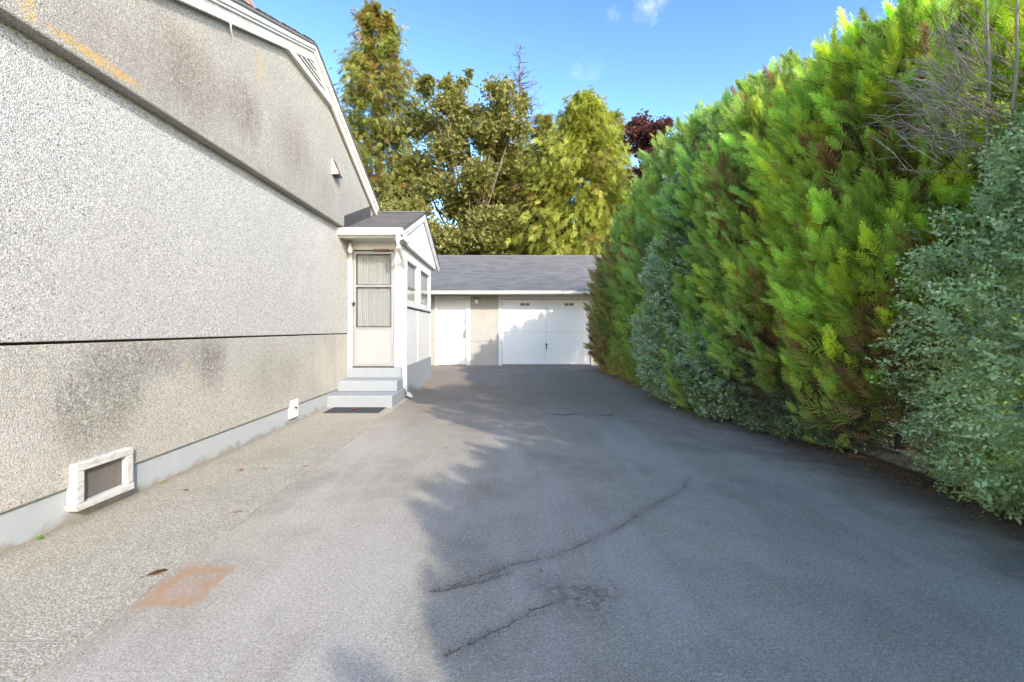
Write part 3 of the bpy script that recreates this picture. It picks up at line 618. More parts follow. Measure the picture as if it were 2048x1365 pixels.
# triangle infill of vertical boards
ga, gb, gz = PE[0]+.42, PE2-.38, 2.575
nb = 8
for i in range(nb):
    a = ga+(gb-ga)*i/nb+.003; b = ga+(gb-ga)*(i+1)/nb-.003
    pl = [(a, gz), (b, gz), (b, prz(b, -.12))]
    if a < PR[0] < b: pl.append((PR[0], prz(PR[0], -.12)))
    pl.append((a, prz(a, -.12)))
    MB().prism(pl, 'x', PX+.01, PRX-.045).build('gable_plank', 'white_metal', P)
box('gable_soffit', 'soffit_paint', P, PX-.02, PRX-.044, PE[0]+.09, PE2-.3, gz-.012, gz-.001)
box('return_box', 'white_paint', P, PRX-.12, PRX-.002, PE[0]+.09, ga+.05, gz-.002, 2.68, .003)
psn = Vector((0, 1, psl)).normalized()
shingles(P, (UX+.014, PE[0]-.03, prz(PE[0]-.03)+.004), (1, 0, 0), psn, PRX+.015-(UX+.014), (PR[0]-PE[0]+.02)/psn.y, .28, .125, limit=260, key=lambda p: p.y)
shingles(P, (-3.45, PE2+.03, prz(PE2+.03)+.004), (1, 0, 0), (0, -1, psl), PRX+.015+3.45, (PE2-PR[0])/psn.y, .28, .125, parts=False)
MB().prism([(PR[0]-.09, prz(PR[0]-.09)+.02), (PR[0], PR[1]+.024), (PR[0]+.09, prz(PR[0]-.09)+.02), (PR[0]+.09, prz(PR[0]-.09)+.03), (PR[0], PR[1]+.036), (PR[0]-.09, prz(PR[0]-.09)+.03)], 'x', UX+.0, PRX+.012).build('ridge_cap', 'shingle', P)
# porch lamp: bare bulb
lb = MB().lathe((-2.47, 7.38, 2.50), [(.035, .10), (.035, .08), (.02, .075), (.018, .04)], 12).build('lamp', 'grey_metal', P, smooth=True)
MB().lathe((-2.47, 7.38, 2.43), [(.004, -.045), (.025, -.035), (.04, -.008), (.042, .01), (.03, .04), (.018, .07), (.018, .11)], 14).build('bulb', 'lamp_glass', lb, smooth=True)

# ------------------------------------------------------------------ garage
G = thing('garage', 'low white garage with grey shingle roof at the end of the driveway', 'garage', (0, 17, 0))
GY = 14.5; GX0, GX1 = -5.0, 3.52; EY, EZ = 13.80, 2.26; GS = .465; RY = 17.2; RZ = EZ+.06+(RY-EY)*GS
def wallseg(x0, x1, z0, z1, nm='wall'): return box(nm, 'garage_stucco', G, x0, x1, GY, GY+.15, z0, z1)
MDX0, MDX1 = -2.16, -1.02; GDX0, GDX1 = -.13, 2.92
wallseg(GX0, MDX0, 0.0, .758); wallseg(GX0, MDX0, .766, 2.4)
wallseg(MDX1, GDX0, 0.0, .758); wallseg(MDX1, GDX0, .766, 2.4)
wallseg(GDX1, GX1, 0.0, .758); wallseg(GDX1, GX1, .766, 2.4); wallseg(MDX0+.001, MDX1-.001, 2.22, 2.4)
box('wall_header', 'white_paint', G, GDX0+.001, GDX1-.001, GY-.01, GY+.15, 2.105, 2.4)
box('joint_backing', 'dark_flashing', G, GX0+.01, MDX0-.01, GY+.01, GY+.12, .75, .77); box('joint_backing', 'dark_flashing', G, MDX1+.01, GDX0-.01, GY+.01, GY+.12, .75, .77)
box('side_wall', 'garage_stucco', G, GX0, GX0+.15, GY+.151, 19.9, 0, 2.4); box('side_wall', 'garage_stucco', G, GX1-.15, GX1, GY+.151, 19.9, 0, 2.4)
box('back_wall', 'garage_stucco', G, GX0, GX1, 19.901, 20.05, 0, 2.4)
for xa in (GX0, GX1-.12):
    MB().prism([(GY, 2.401), (19.9, 2.401), (RY, RZ-.14)], 'x', xa, xa+.12).build('gable_end', 'garage_stucco', G)
# man door
df = MB().box(MDX0, MDX0+.11, GY-.03, GY+.15, .0, 2.21).box(MDX1-.14, MDX1, GY-.03, GY+.15, .0, 2.21).box(MDX0+.111, MDX1-.141, GY-.03, GY+.15, 2.10, 2.21).build('door_frame', 'white_paint', G, .003)
md = box('door', 'white_paint', G, MDX0+.115, MDX1-.145, GY+.03, GY+.08, .015, 2.095, .002)
MB().tube([(MDX1-.20, GY+.03, 1.40), (MDX1-.20, GY+.0, 1.40)], .028, 12).build('deadbolt', 'grey_metal', md)
MB().box(MDX1-.225, MDX1-.175, GY+.022, GY+.03, .86, 1.10).box(MDX1-.212, MDX1-.19, GY-.03, GY+.022, .90, .93).box(MDX1-.212, MDX1-.19, GY-.03, GY-.01, .93, 1.05).build('handle', 'grey_metal', md, .003)
# garage door
gf = MB().box(GDX0, GDX0+.11, GY-.03, GY+.15, 0, 2.103).box(GDX1-.11, GDX1, GY-.03, GY+.15, 0, 2.103).build('garage_door_frame', 'white_paint', G, .003)
gd = box('garage_door', 'grey_metal', G, GDX0+.115, GDX1-.115, GY+.05, GY+.07, .02, 2.09)
ga_, gb_ = GDX0+.118, GDX1-.118; gm = (ga_+gb_)/2; gy0, gy1 = GY+.012, GY+.049
for (x0, x1, z0, z1) in ((ga_, gm-.03, .025, 1.062), (gm+.03, gb_, .025, 1.062), (ga_, gm-.03, 1.068, 2.088), (gm+.03, gb_, 1.068, 2.088)):
    box('panel', 'white_metal', gd, x0, x1, gy0, gy1, z0, z1, .002)
box('centre_stile', 'white_metal', gd, gm-.028, gm+.028, gy0-.006, gy1, .025, 1.062, .002); box('centre_stile', 'white_metal', gd, gm-.028, gm+.028, gy0-.006, gy1, 1.068, 2.088, .002)
for xc in (.715, 2.12):
    for s in (-1, 1):
        xa = xc-.145 if s < 0 else xc+.01
        vo = MB().box(xa, xa+.135, gy0-.006, gy0+.004, 1.895, 1.975).build('vent_window', 'old_glass_board', gd)
    MB().box(xc-.17, xc+.17, gy0-.014, gy0-.001, 1.976, 1.995).box(xc-.17, xc+.17, gy0-.014, gy0-.001, 1.875, 1.894).box(xc-.17, xc-.146, gy0-.014, gy0-.001, 1.8945, 1.9755).box(xc+.146, xc+.17, gy0-.014, gy0-.001, 1.8945, 1.9755).box(xc-.009, xc+.009, gy0-.014, gy0-.001, 1.8945, 1.9755).build('vent_frame', 'white_metal', gd)
MB().tube([(gm, gy0-.006, .66), (gm, gy0-.05, .66)], .03, 10).box(gm-.014, gm+.014, gy0-.06, gy0-.04, .50, .70).build('handle', 'black_metal', gd)
# lamp on the wall
la = MB().box(-.86, -.78, GY-.02, GY-.001, 1.98, 2.12).box(-.88, -.76, GY-.13, GY-.02, 2.09, 2.13).build('wall_lamp', 'dark_flashing', G, .004)
MB().quadbox([(-.855, GY-.11, 1.95), (-.785, GY-.11, 1.95), (-.785, GY-.03, 1.95), (-.855, GY-.03, 1.95), (-.872, GY-.125, 2.088), (-.768, GY-.125, 2.088), (-.768, GY-.021, 2.088), (-.872, GY-.021, 2.088)]).build('lamp_shade', 'lamp_glass', la, .006)
# eave, gutter, roof
box('eave_soffit', 'white_paint', G, GX0-.3, GX1+.3, EY+.05, GY-.001, EZ-.02, EZ)
gg = MB().prism([(EY-.06, EZ+.05), (EY-.06, EZ+.03), (EY-.045, EZ+.02), (EY-.045, EZ-.03), (EY-.02, EZ-.055), (EY+.05, EZ-.055), (EY+.05, EZ+.05), (EY+.045, EZ+.05), (EY+.045, EZ-.05), (EY-.018, EZ-.05), (EY-.040, EZ-.028), (EY-.040, EZ+.022), (EY-.055, EZ+.032), (EY-.055, EZ+.05)], 'x', GX0-.33, GX1+.33).build('gutter', 'cream_metal', G)
box('fascia', 'white_paint', G, GX0-.32, GX1+.32, EY+.052, EY+.075, EZ-.07, EZ+.075)
def grz(y, d=0): return RZ-abs(y-RY)*GS+d
for a, b in ((EY-.02, RY), (RY, 2*RY-EY)):
    MB().prism([(a, grz(a, -.04)), (b, grz(b, -.04)), (b, grz(b)), (a, grz(a))], 'x', GX0-.35, GX1+.35).build('roof_deck', 'shingle', G)
gn = Vector((0, 1, GS)).normalized(); gw = GX1-GX0+.72
shingles(G, (GX0-.36, EY-.04, grz(EY-.04)+.003), (1, 0, 0), gn, gw, (RY-EY+.04)/gn.y, .36, .155, limit=300, key=lambda p: (0 if -2.2 < p.x < 3.0 else 10)+p.y)
shingles(G, (GX0-.36, 2*RY-EY+.04, grz(EY-.04)+.003), (1, 0, 0), (0, -1, GS), gw, (RY-EY+.04)/gn.y, .36, .155, parts=False)
MB().prism([(RY-.12, grz(RY-.12)+.02), (RY, RZ+.03), (RY+.12, grz(RY-.12)+.02), (RY+.12, grz(RY-.12)+.035), (RY, RZ+.045), (RY-.12, grz(RY-.12)+.035)], 'x', GX0-.36, GX1+.36).build('ridge_cap', 'shingle', G)

# ------------------------------------------------------------------ doormat and loose leaves
t = MB().prism([(-2.455, 6.22), (-1.70, 6.22), (-1.70, 6.63), (-2.455, 6.63)], 'z', .006, .018).build('doormat', 'door_mat', None, .004, origin=(0, 0, 0))
tag(t, 'dark grey rubber doormat at the foot of the grey steps', 'doormat')
def leafthing(x, y, z, size, rot, col, label, curl=.3, lobes=False):
    V = [(0, 0, 0)]; F = []; n_ = 20; r_ = random.Random(int((x+9)*1000))
    for i in range(n_):
        a = 2*math.pi*i/n_; rad = size*(1 if not lobes else (.55+.45*abs(math.cos(a*2.5))))*r_.uniform(.85, 1.1)
        X = rad*math.cos(a)*(1 if lobes else 1.0); Y = rad*math.sin(a)*(1 if lobes else .5); V.append((X, Y, abs(Y)*curl+abs(X)*curl*.25+r_.uniform(0, .003)))
    F = [(0, i+1, (i+1) % n_+1) for i in range(n_)]
    ca, sa = math.cos(rot), math.sin(rot); V = [(v[0]*ca-v[1]*sa, v[0]*sa+v[1]*ca, v[2]+.001) for v in V]
    k = len(V); s = size*1.7; V += [(-size*ca, -size*sa, .004), (-s*ca, -s*sa, .008), (-s*ca+.003, -s*sa+.003, .002)]; F.append((k, k+1, k+2))
    o = npmesh('fallen_leaf', np.array(V)+np.array([x, y, z]), np.array(F), np.tile(np.array([col]), (len(V), 1))*np.random.default_rng(3).uniform(.7, 1.2, (len(V), 1)), 'dry_leaf', None, None, origin=(x, y, z))
    sd = o.modifiers.new('thick', 'SOLIDIFY'); sd.thickness = .0008
    tag(o, label, 'leaf')
def gp_(px, py): Y = 910*CAM_H/(py-658); return ((px-1005)*Y/910, Y)
BR = (.22, .10, .055); OR = (.42, .20, .09); YL = (.45, .36, .12); PK = (.50, .30, .22)
for px, py, size, rot, col, lab, lob in (
    (316, 1150, .040, .7, BR, 'curled dark brown leaf on the path edge just above the rust stain', False),
    (475, 1027, .028, .3, PK, 'pale pink dry leaf at the path edge past the basement window', False),
    (532, 940, .026, -.2, PK, 'small pinkish leaf in the middle of the path beyond the window', False),
    (327, 968, .028, .4, YL, 'yellowish crumpled leaf against the wall foot right of the basement window', False),
    (372, 983, .020, .1, BR, 'small brown leaf on the path just right of the basement window', False),
    (482, 943, .024, .9, OR, 'small orange leaf on the path halfway to the doormat', True),
    (612, 935, .020, .2, OR, 'brown leaf at the joint of path and asphalt before the doormat', False),
    (893, 897, .018, .5, (.5, .14, .05), 'tiny bright orange leaf alone on the sunlit asphalt', False)):
    x, y = gp_(px, py); leafthing(x, y, .006 if x < -1.567 else .001, size, rot, col, lab, lobes=lob)
leafthing(-2.10, 6.44, .019, .05, .4, (.36, .13, .12), 'reddish lobed leaf lying on the dark doormat', lobes=True)

# ------------------------------------------------------------------ vegetation builders
SPR = spray_tpl(8, .16, .062, 1, .56); SPR2 = spray_tpl(6, .20, .085, 2, .60); DROOP = spray_tpl(6, .55, .12, 8, .6)
TW = twig_tpl(11, .55, 1.0, 3); TW2 = twig_tpl(6, .62, 1.3, 4); LF = leaf_tpl(4, 5); LF2 = leaf_tpl(3, 9)
def conifer_foliage(cx, cy, rx, ry, z0, Ht, nplume, nspray, slen, col, tip, brown=.05, tpl=SPR, face=None, flat=5.0, seed=0, basew=.72, lean=(-.1, 0, 0), plen=.5, skip=None):
    """upswept plumes over the surface of a clipped conifer"""
    r = np.random.default_rng(seed); n = nplume
    top = r.random(n) < .25
    u = np.where(top, 1, r.random(n)**.9); th = r.random(n)*2*np.pi
    if face is not None:       # most plumes on the sides that can be seen
        k = r.random(n) < face; th = np.where(k, np.pi+(r.random(n)-.5)*np.pi*1.15-.0+.25, th)
    prof = (basew+(1-basew)*np.sin(np.clip(u/.55, 0, 1)*np.pi/2))*np.sqrt(np.clip(1-u**flat, .0, 1))
    rr = np.where(top, np.sqrt(r.random(n)), prof)
    bulge = 1+.10*np.sin(th*3+seed)*np.sin(u*9+seed*2)+.07*np.sin(th*7+u*13+seed)
    uz = np.where(top, (1-rr**flat*.35)**(1), u); rr = rr*bulge
    P = np.stack([cx+rx*rr*np.cos(th), cy+ry*rr*np.sin(th), z0+(Ht-z0)*uz], 1)
    out_ = np.stack([np.cos(th), np.sin(th), np.zeros(n)], 1)
    D = nrm(out_*np.where(top, .25, .62)[:, None]+np.array([0, 0, 1.0])*r.uniform(.45, 1.1, (n, 1))+np.array(lean)+r.normal(0, .18, (n, 3)))
    L = plen*r.uniform(.6, 1.25, n); P = P-D*L[:, None]*.75
    if skip is not None: m = ~skip(P+D*L[:, None]*.7); P, D, L, out_ = P[m], D[m], L[m], out_[m]; n = len(P)
    # sprays along and round each plume
    t = r.random((n, nspray))**.8; ang = r.random((n, nspray))*2*np.pi
    A = nrm(np.cross(D, np.array([.3, .2, 1.0]))); B = np.cross(D, A)
    wdt = .23*L[:, None]*np.sin(np.clip(.15+t*.95, 0, 1)*np.pi)**.7
    side = A[:, None, :]*np.cos(ang)[..., None]+B[:, None, :]*np.sin(ang)[..., None]
    Q = P[:, None, :]+D[:, None, :]*(L[:, None]*t)[..., None]+side*(wdt*r.random((n, nspray)))[..., None]
    DD = nrm(D[:, None, :]*(.55+t)[..., None]+side*(.75*(1.1-t))[..., None]+r.normal(0, .13, (n, nspray, 3)))
    U = nrm(np.cross(DD, side)+r.normal(0, .35, (n, nspray, 3)))
    Q, DD, U, tf = Q.reshape(-1, 3), DD.reshape(-1, 3), U.reshape(-1, 3), t.reshape(-1)
    pv = np.repeat(r.normal(0, 1, (n, 1)), nspray, 0); sv = r.normal(0, 1, (len(Q), 1))
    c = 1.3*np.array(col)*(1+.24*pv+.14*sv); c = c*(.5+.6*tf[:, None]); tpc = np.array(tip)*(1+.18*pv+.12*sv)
    yel = np.repeat(r.random((n, 1)) < .22, nspray, 0); c = np.where(yel, c*np.array([1.35, 1.08, .7]), c); tpc = np.where(yel, tpc*np.array([1.25, 1.05, .7]), tpc)
    low = np.clip(1-(Q[:, 2]-z0)/1.2, 0, 1)
    bp = np.repeat(r.random(n), nspray) < (brown*(1+3*np.repeat(low.reshape(n, nspray).mean(1), nspray)))
    bp |= r.random(len(Q)) < brown*.5*(1.3-tf)
    bc = np.array([.34, .20, .10])*r.uniform(.5, 1.3, (len(Q), 1)); c = np.where(bp[:, None], bc, c); tpc = np.where(bp[:, None], bc*1.25, tpc)
    return scatter(tpl, Q, DD, U, slen*r.uniform(.65, 1.3, len(Q)), np.clip(c, .004, 1), np.clip(tpc, .004, 1))
def twig_mass(cx, cy, rx, ry, z0, Ht, n, seed, ln=.5, face=True, rfac=(.35, .80)):
    """bare brown inner branchlets: thin three-sided slivers"""
    r = np.random.default_rng(seed); th = np.pi+(r.random(n)-.5)*np.pi*1.2 if face else r.random(n)*2*np.pi
    u = r.random(n); pf = .72+.28*np.sin(np.clip(u/.55, 0, 1)*np.pi/2); rr = r.uniform(*rfac, n)*pf
    P_ = np.stack([cx+rx*rr*np.cos(th), cy+ry*rr*np.sin(th), z0+(Ht-z0)*u*.93], 1)
    D = nrm(np.stack([np.cos(th), np.sin(th), r.uniform(-.3, .9, n)], 1)+r.normal(0, .35, (n, 3)))
    tv = np.array([[-.012, 0, 0], [.012, 0, 0], [0, .0, .014], [.02, 1, .0], [-.006, .5, 0], [.006, .5, 0], [.16, .82, .06], [-.15, .8, -.03]]); tt = np.array([(0, 1, 3), (1, 2, 3), (2, 0, 3), (4, 5, 6), (4, 5, 7)]); ww = np.array([0, 0, 0, 1, .5, .5, 1, 1])
    c = np.array([.16, .11, .085])*r.uniform(.5, 1.6, (n, 1))
    return scatter((tv, tt, ww), P_, D, r.normal(0, 1, (n, 3)), ln*r.uniform(.4, 1.0, n), c, c*1.6)
def shrub_foliage(blobs, dens, size, col, tip, seed, tpl=TW, layers=1, face=None, up=.35, yel=.04):
    """leafy twigs over the outside of a union of ellipsoids (cx,cy,cz,rx,ry,rz)"""
    r = np.random.default_rng(seed); out_ = []
    for bi, (cx, cy, cz, rx, ry, rz_) in enumerate(blobs):
        area = 4*np.pi*((rx*ry)**1.6/3+(rx*rz_)**1.6/3+(ry*rz_)**1.6/3)**(1/1.6); n = int(area*dens)
        d = nrm(r.normal(0, 1, (n, 3))); dep = 1-r.random(n)**1.6*.28/min(1, max(rx, ry))
        bl = 1+.07*np.sin(d[:, 1]*9+seed+bi)*np.sin(d[:, 2]*8+bi*2)+.05*np.sin(d[:, 0]*17+d[:, 2]*19+seed)
        P_ = np.array([cx, cy, cz])+d*np.array([rx, ry, rz_])*(dep*bl)[:, None]; nr = nrm(d/np.array([rx, ry, rz_]))
        keep = P_[:, 2] > .02
        if face is not None: keep &= face(P_, nr)
        for bj, (ax, ay, az, sx, sy, sz) in enumerate(blobs):
            if bj != bi: keep &= (((P_-np.array([ax, ay, az]))/np.array([sx, sy, sz]))**2).sum(1) > .62
        P_, nr, dep = P_[keep], nr[keep], dep[keep]; n = len(P_)
        D = nrm(nr+np.array([0, 0, up])+r.normal(0, .45, (n, 3))); patch = np.sin(P_[:, 1:2]*4.1+seed)*np.sin(P_[:, 2:3]*3.3)+.6*np.sin(P_[:, 1:2]*11+P_[:, 2:3]*9)
        c = np.array(col)*(1+.16*patch+.32*r.normal(0, 1, (n, 1))); t_ = np.array(tip)*(1+.16*patch+.32*r.normal(0, 1, (n, 1)))
        y_ = r.random((n, 1)) < yel; c = np.where(y_, np.array([.20, .17, .05]), c); t_ = np.where(y_, np.array([.34, .28, .09]), t_)
        out_.append(scatter(tpl, P_-D*size*3.0, D, r.normal(0, 1, (n, 3)), size*r.uniform(.75, 1.25, n), np.clip(c, .004, 1), np.clip(t_, .004, 1)))
    return cat(out_)
def limbs(pts_list, name, parent, mat='bark', sides=6):
    mb = MB()
    for pts, r in pts_list: mb.tube(pts, r, sides)
    return mb.build(name, mat, parent, smooth=True)

# ------------------------------------------------------------------ hedge of cypresses
GC = (0.211, 0.286, 0.079); GT = (0.526, 0.585, 0.135)
hedge = [  # cy, cx, rx, ry, z0, H, plumes, sprays, spray length, template, colour, tip, label
 (1.15, 3.35, 1.15, 1.25, 2.35, 4.35, 250, 24, .13, SPR, GC, GT, 'tall bare-stemmed cypress with bushy green top above the near boxwood shrub, dead grey twigs below', .05),
 (3.75, 3.45, 1.05, .90, .62, 3.42, 600, 38, .118, SPR, (0.241, 0.359, 0.079), (0.600, 0.716, 0.137), 'bright green feathery cypress hanging low beside the near boxwood shrub', .07),
 (4.95, 3.50, 1.12, .95, .75, 3.70, 540, 36, .122, SPR, (0.202, 0.310, 0.099), (0.515, 0.620, 0.158), 'broad mid green hedge cypress rising over the low dark shrub', .06),
 (6.05, 3.45, 1.12, .95, .3, 3.98, 400, 28, .145, SPR, (0.167, 0.273, 0.095), (0.367, 0.525, 0.137), 'hedge cypress right behind the tall blue-green shrub', .05),
 (7.35, 3.45, 1.12, .98, .2, 4.28, 300, 22, .14, SPR2, (0.156, 0.251, 0.095), (0.367, 0.500, 0.137), 'tallest of the hedge cypresses, past the tall blue-green shrub', .04),
 (8.75, 3.48, 1.12, 1.0, .2, 4.0, 300, 22, .15, SPR2, (0.167, 0.251, 0.085), (0.388, 0.500, 0.118), 'hedge cypress with bright yellow-green foot just past the blue-green shrub', .05),
 (10.1, 3.52, 1.13, 1.0, .2, 3.6, 280, 22, .16, SPR2, (0.156, 0.215, 0.085), (0.333, 0.405, 0.118), 'dull green hedge cypress third from the garage end', .10),
 (11.35, 3.54, 1.13, .95, .2, 3.22, 280, 22, .16, SPR2, (0.186, 0.191, 0.085), (0.407, 0.359, 0.118), 'browning hedge cypress next to last before the garage', .26),
 (12.4, 3.55, 1.06, .8, .25, 2.8, 260, 22, .16, SPR2, (0.167, 0.178, 0.079), (0.367, 0.334, 0.118), 'short dark cypress at the garage end of the hedge', .22)]
for i, (cy, cx, rx, ry, z0, Ht, npl, ns, sl, tp, c, tcol, lab, br) in enumerate(hedge):
    t = thing('hedge_cypress', lab, 'cypress', (cx, cy, 0), 'clipped cypresses of the driveway hedge')
    if i > 0: rx = 1.03*rx; ry = ry*1.14
    sk = None
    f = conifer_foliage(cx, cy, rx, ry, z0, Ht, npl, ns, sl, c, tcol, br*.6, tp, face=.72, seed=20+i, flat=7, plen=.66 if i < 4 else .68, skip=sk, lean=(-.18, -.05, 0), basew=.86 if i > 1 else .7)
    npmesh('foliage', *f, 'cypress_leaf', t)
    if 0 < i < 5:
        f = conifer_foliage(cx, cy, rx*.80, ry*.95, z0-.2, Ht-.2, int(npl*.55), 12, sl*1.9, tuple(v*.8 for v in c), tuple(v*.7 for v in tcol), .25, SPR2, face=.55, seed=120+i, flat=7, plen=.55, lean=(-.1, 0, 0))  # inner sprays coloured darker to imitate the shade inside the crown
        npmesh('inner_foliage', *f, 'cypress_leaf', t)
    tm = twig_mass(cx, cy, rx, ry, .15, Ht, 4200 if 0 < i < 4 else 900, 300+i, .45)
    if i == 0: tm = twig_mass(cx, cy, rx*.9, ry, 2.2, Ht, 700, 300, .4)
    npmesh('twigs', *tm, 'brown_twig' if i else 'dead_twig', t)
    rs = random.Random(i)
    stems = []
    for k in range(3):
        x = cx+.12+.22*k+rs.uniform(-.1, .1); y = cy+rs.uniform(-.35, .35); pts = [(x, y, 0)]
        for q in range(1, 6): x += rs.uniform(-.10, .05); y += rs.uniform(-.08, .08); pts.append((x, y, Ht*.92*q/5))
        stems.append((pts, [.055, .05, .042, .033, .022, .008]))
    limbs(stems, 'trunk', t)
    if i == 0:
        # pale bare stems and the fan of dead grey twigs
        L_ = []
        for (x0, y0, x1, y1, z0_, z1_) in ((2.78, 2.62, 2.62, 2.48, 1.9, 3.25), (2.78, 2.52, 2.74, 2.42, 1.9, 3.2), (2.9, 2.3, 2.95, 2.1, 1.8, 3.3)):
            L_.append(([(x0, y0, z0_), ((x0+x1)/2+.03, (y0+y1)/2, (z0_+z1_)/2), (x1, y1, z1_)], [.010, .008, .005]))
        limbs(L_, 'bare_stem', t, 'dead_twig')
        L_ = []
        for k in range(130):
            a = Vector((2.76+rs.uniform(-.15, .2), 2.62+rs.uniform(-.2, .2), 2.32+rs.uniform(-.25, .45))); el = rs.uniform(.1, 1.15); az = rs.uniform(1.9, 3.2)
            d = Vector((math.cos(az)*math.cos(el), math.sin(az)*math.cos(el), math.sin(el))); ln = rs.uniform(.12, .40)
            p1 = a+d*ln*.5+Vector((rs.uniform(-.05, .05), rs.uniform(-.05, .05), rs.uniform(-.03, .05))); p2 = a+d*ln+Vector((0, 0, rs.uniform(-.02, .12)))
            L_.append(([a, p1, p2], [.004, .0028, .0008]))
            for s in range(3):
                b = p1.lerp(p2, rs.random()); L_.append(([b, b+(d+Vector((rs.uniform(-.7, .7), rs.uniform(-.7, .7), rs.uniform(-.5, .7)))).normalized()*rs.uniform(.08, .22)], [.0025, .0008]))
        o = limbs(L_, 'dead_twigs', t, 'dead_twig', 3); o['kind'] = 'stuff'
# clipped hedge going on behind the camera
for i, (cy, Ht) in enumerate(((-1.1, 2.9), (-2.6, 3.15), (-4.1, 3.05), (-5.6, 3.0), (-7.1, 3.0))):
    t = thing('hedge_cypress', ['green cypress of the hedge nearest behind the tall bare-stemmed one', 'second green cypress behind the tall bare-stemmed one', 'third green cypress behind the tall bare-stemmed one', 'fourth green cypress behind the tall bare-stemmed one', 'last green cypress at the street end of the hedge'][i], 'cypress', (3.45, cy, 0), 'cypresses of the hedge beside and behind the viewer')
    f = conifer_foliage(3.45, cy, 1.1, .95, .2, Ht, 230, 12, .30, GC, GT, .06, SPR2, face=None, seed=60+i, flat=7, plen=.55, basew=.8)
    npmesh('foliage', *f, 'cypress_leaf', t)
    limbs([([(3.45, cy, 0), (3.45, cy+.1, Ht*.5), (3.4, cy, Ht*.9)], [.07, .05, .01])], 'trunk', t)

# ------------------------------------------------------------------ small-leaved shrubs in front of the hedge
BL = (.32, .42, .23); BT = (.60, .72, .38)
def front(P_, nr): return (nr[:, 0] < .35)
t = thing('boxwood_shrub', 'large near boxwood with small leaves filling the right edge', 'shrub', (3.3, 2.0, 0))
bl = [(3.42, 2.20, 1.20, 1.08, 1.30, 1.30), (3.30, 1.15, 1.1, .95, 1.05, 1.35), (3.25, 2.0, 2.05, .75, .85, .60), (3.45, 2.75, .55, .80, .80, .65), (3.4, 1.6, .35, .72, 1.1, .5), (3.35, .2, 1.1, .9, .9, 1.2)]
npmesh('foliage', *shrub_foliage(bl, 500, .038, BL, BT, 5, TW, face=front), 'shrub_leaf', t)
npmesh('inner_foliage', *shrub_foliage([(a_[0], a_[1], a_[2], a_[3]*.72, a_[4]*.76, a_[5]*.78) for a_ in bl], 330, .045, BL, BL, 15, TW2, face=front), 'shrub_leaf', t)
npmesh('twigs', *twig_mass(3.45, 1.9, .95, 1.15, .1, 2.3, 1800, 77, .3), 'brown_twig', t)
limbs([([(3.3, 2.0+d, 0), (3.2+d*.2, 2.1+d, 1.0), (3.1, 2.2+d*1.3, 1.9)], [.03, .02, .008]) for d in (-.6, -.2, .2, .6)], 'trunk', t)
t = thing('privet_shrub', 'tall blue-green small-leaved shrub climbing the hedge midway along', 'shrub', (3.1, 6.5, 0))
bl = [(2.98, 6.9, 1.0, .96, 1.30, 1.15), (2.88, 6.5, 1.95, .84, 1.0, .95), (2.82, 6.15, 2.75, .70, .66, .78), (3.0, 5.75, .8, .75, .75, .95), (2.98, 7.6, .8, .6, .6, .8), (3.3, 6.6, .25, .52, 1.4, .4)]
npmesh('foliage', *shrub_foliage(bl, 620, .034, (.25, .34, .22), (.48, .60, .36), 6, TW2, face=front), 'shrub_leaf', t)
npmesh('twigs', *twig_mass(3.2, 6.5, .85, 1.2, .1, 2.9, 1500, 78, .3), 'brown_twig', t)
limbs([([(3.3, 6.5+d, 0), (3.2, 6.5+d*.6, 1.4), (3.0, 6.2+d*.4, 2.8)], [.03, .02, .008]) for d in (-.5, 0, .5)], 'trunk', t)
t = thing('privet_shrub', 'low dark green shrub under the bare lower hedge before the concrete edging', 'shrub', (3.2, 4.8, 0))
bl = [(3.40, 4.70, .42, .60, .72, .60), (3.22, 5.25, .5, .55, .65, .8), (3.2, 5.1, .2, .45, .6, .35), (3.34, 4.42, .32, .40, .30, .42)]
npmesh('foliage', *shrub_foliage(bl, 900, .029, (.18, .25, .14), (.36, .45, .24), 8, TW2, face=front), 'shrub_leaf', t)
npmesh('twigs', *twig_mass(3.2, 4.8, .7, .8, .05, 1.2, 900, 79, .3), 'brown_twig', t)
limbs([([(3.3, 4.7+d, 0), (3.1, 4.7+d, .5), (3.0, 4.7+d*1.3, .9)], [.02, .015, .006]) for d in (-.2, .3)], 'trunk', t)

# ------------------------------------------------------------------ litter along the hedge foot and in the cracks
r = np.random.default_rng(9)
n_ = 9000; yy = r.uniform(1.0, 13.2, n_); xx = 3.36-np.abs(r.normal(0, .30, n_))-(r.random(n_) < .04)*r.random(n_)*.8
P_ = np.stack([xx, yy, np.full(n_, .004)+r.random(n_)*.012], 1); tv = np.array([[-.5, 0, 0], [0, .28, .1], [.5, 0, .05], [0, -.25, .12]]); tt = np.array([(0, 1, 2), (0, 2, 3)]); ww = np.zeros(4)
cc = np.array([.26, .14, .075])*r.uniform(.35, 1.6, (n_, 1)); cc = np.where(r.random((n_, 1)) < .1, np.array([.35, .24, .08]), cc)
th = r.random(n_)*6.28
f = scatter((tv, tt, ww), P_, np.stack([np.cos(th), np.sin(th), r.normal(0, .12, n_)], 1), np.stack([r.normal(0, .3, n_), r.normal(0, .3, n_), np.ones(n_)], 1), r.uniform(.012, .035, n_), cc)
tag(npmesh('leaf_litter', *f, 'dry_leaf'), 'brown dry needles and leaves strewn along the foot of the hedge', 'leaf litter')
parts = []
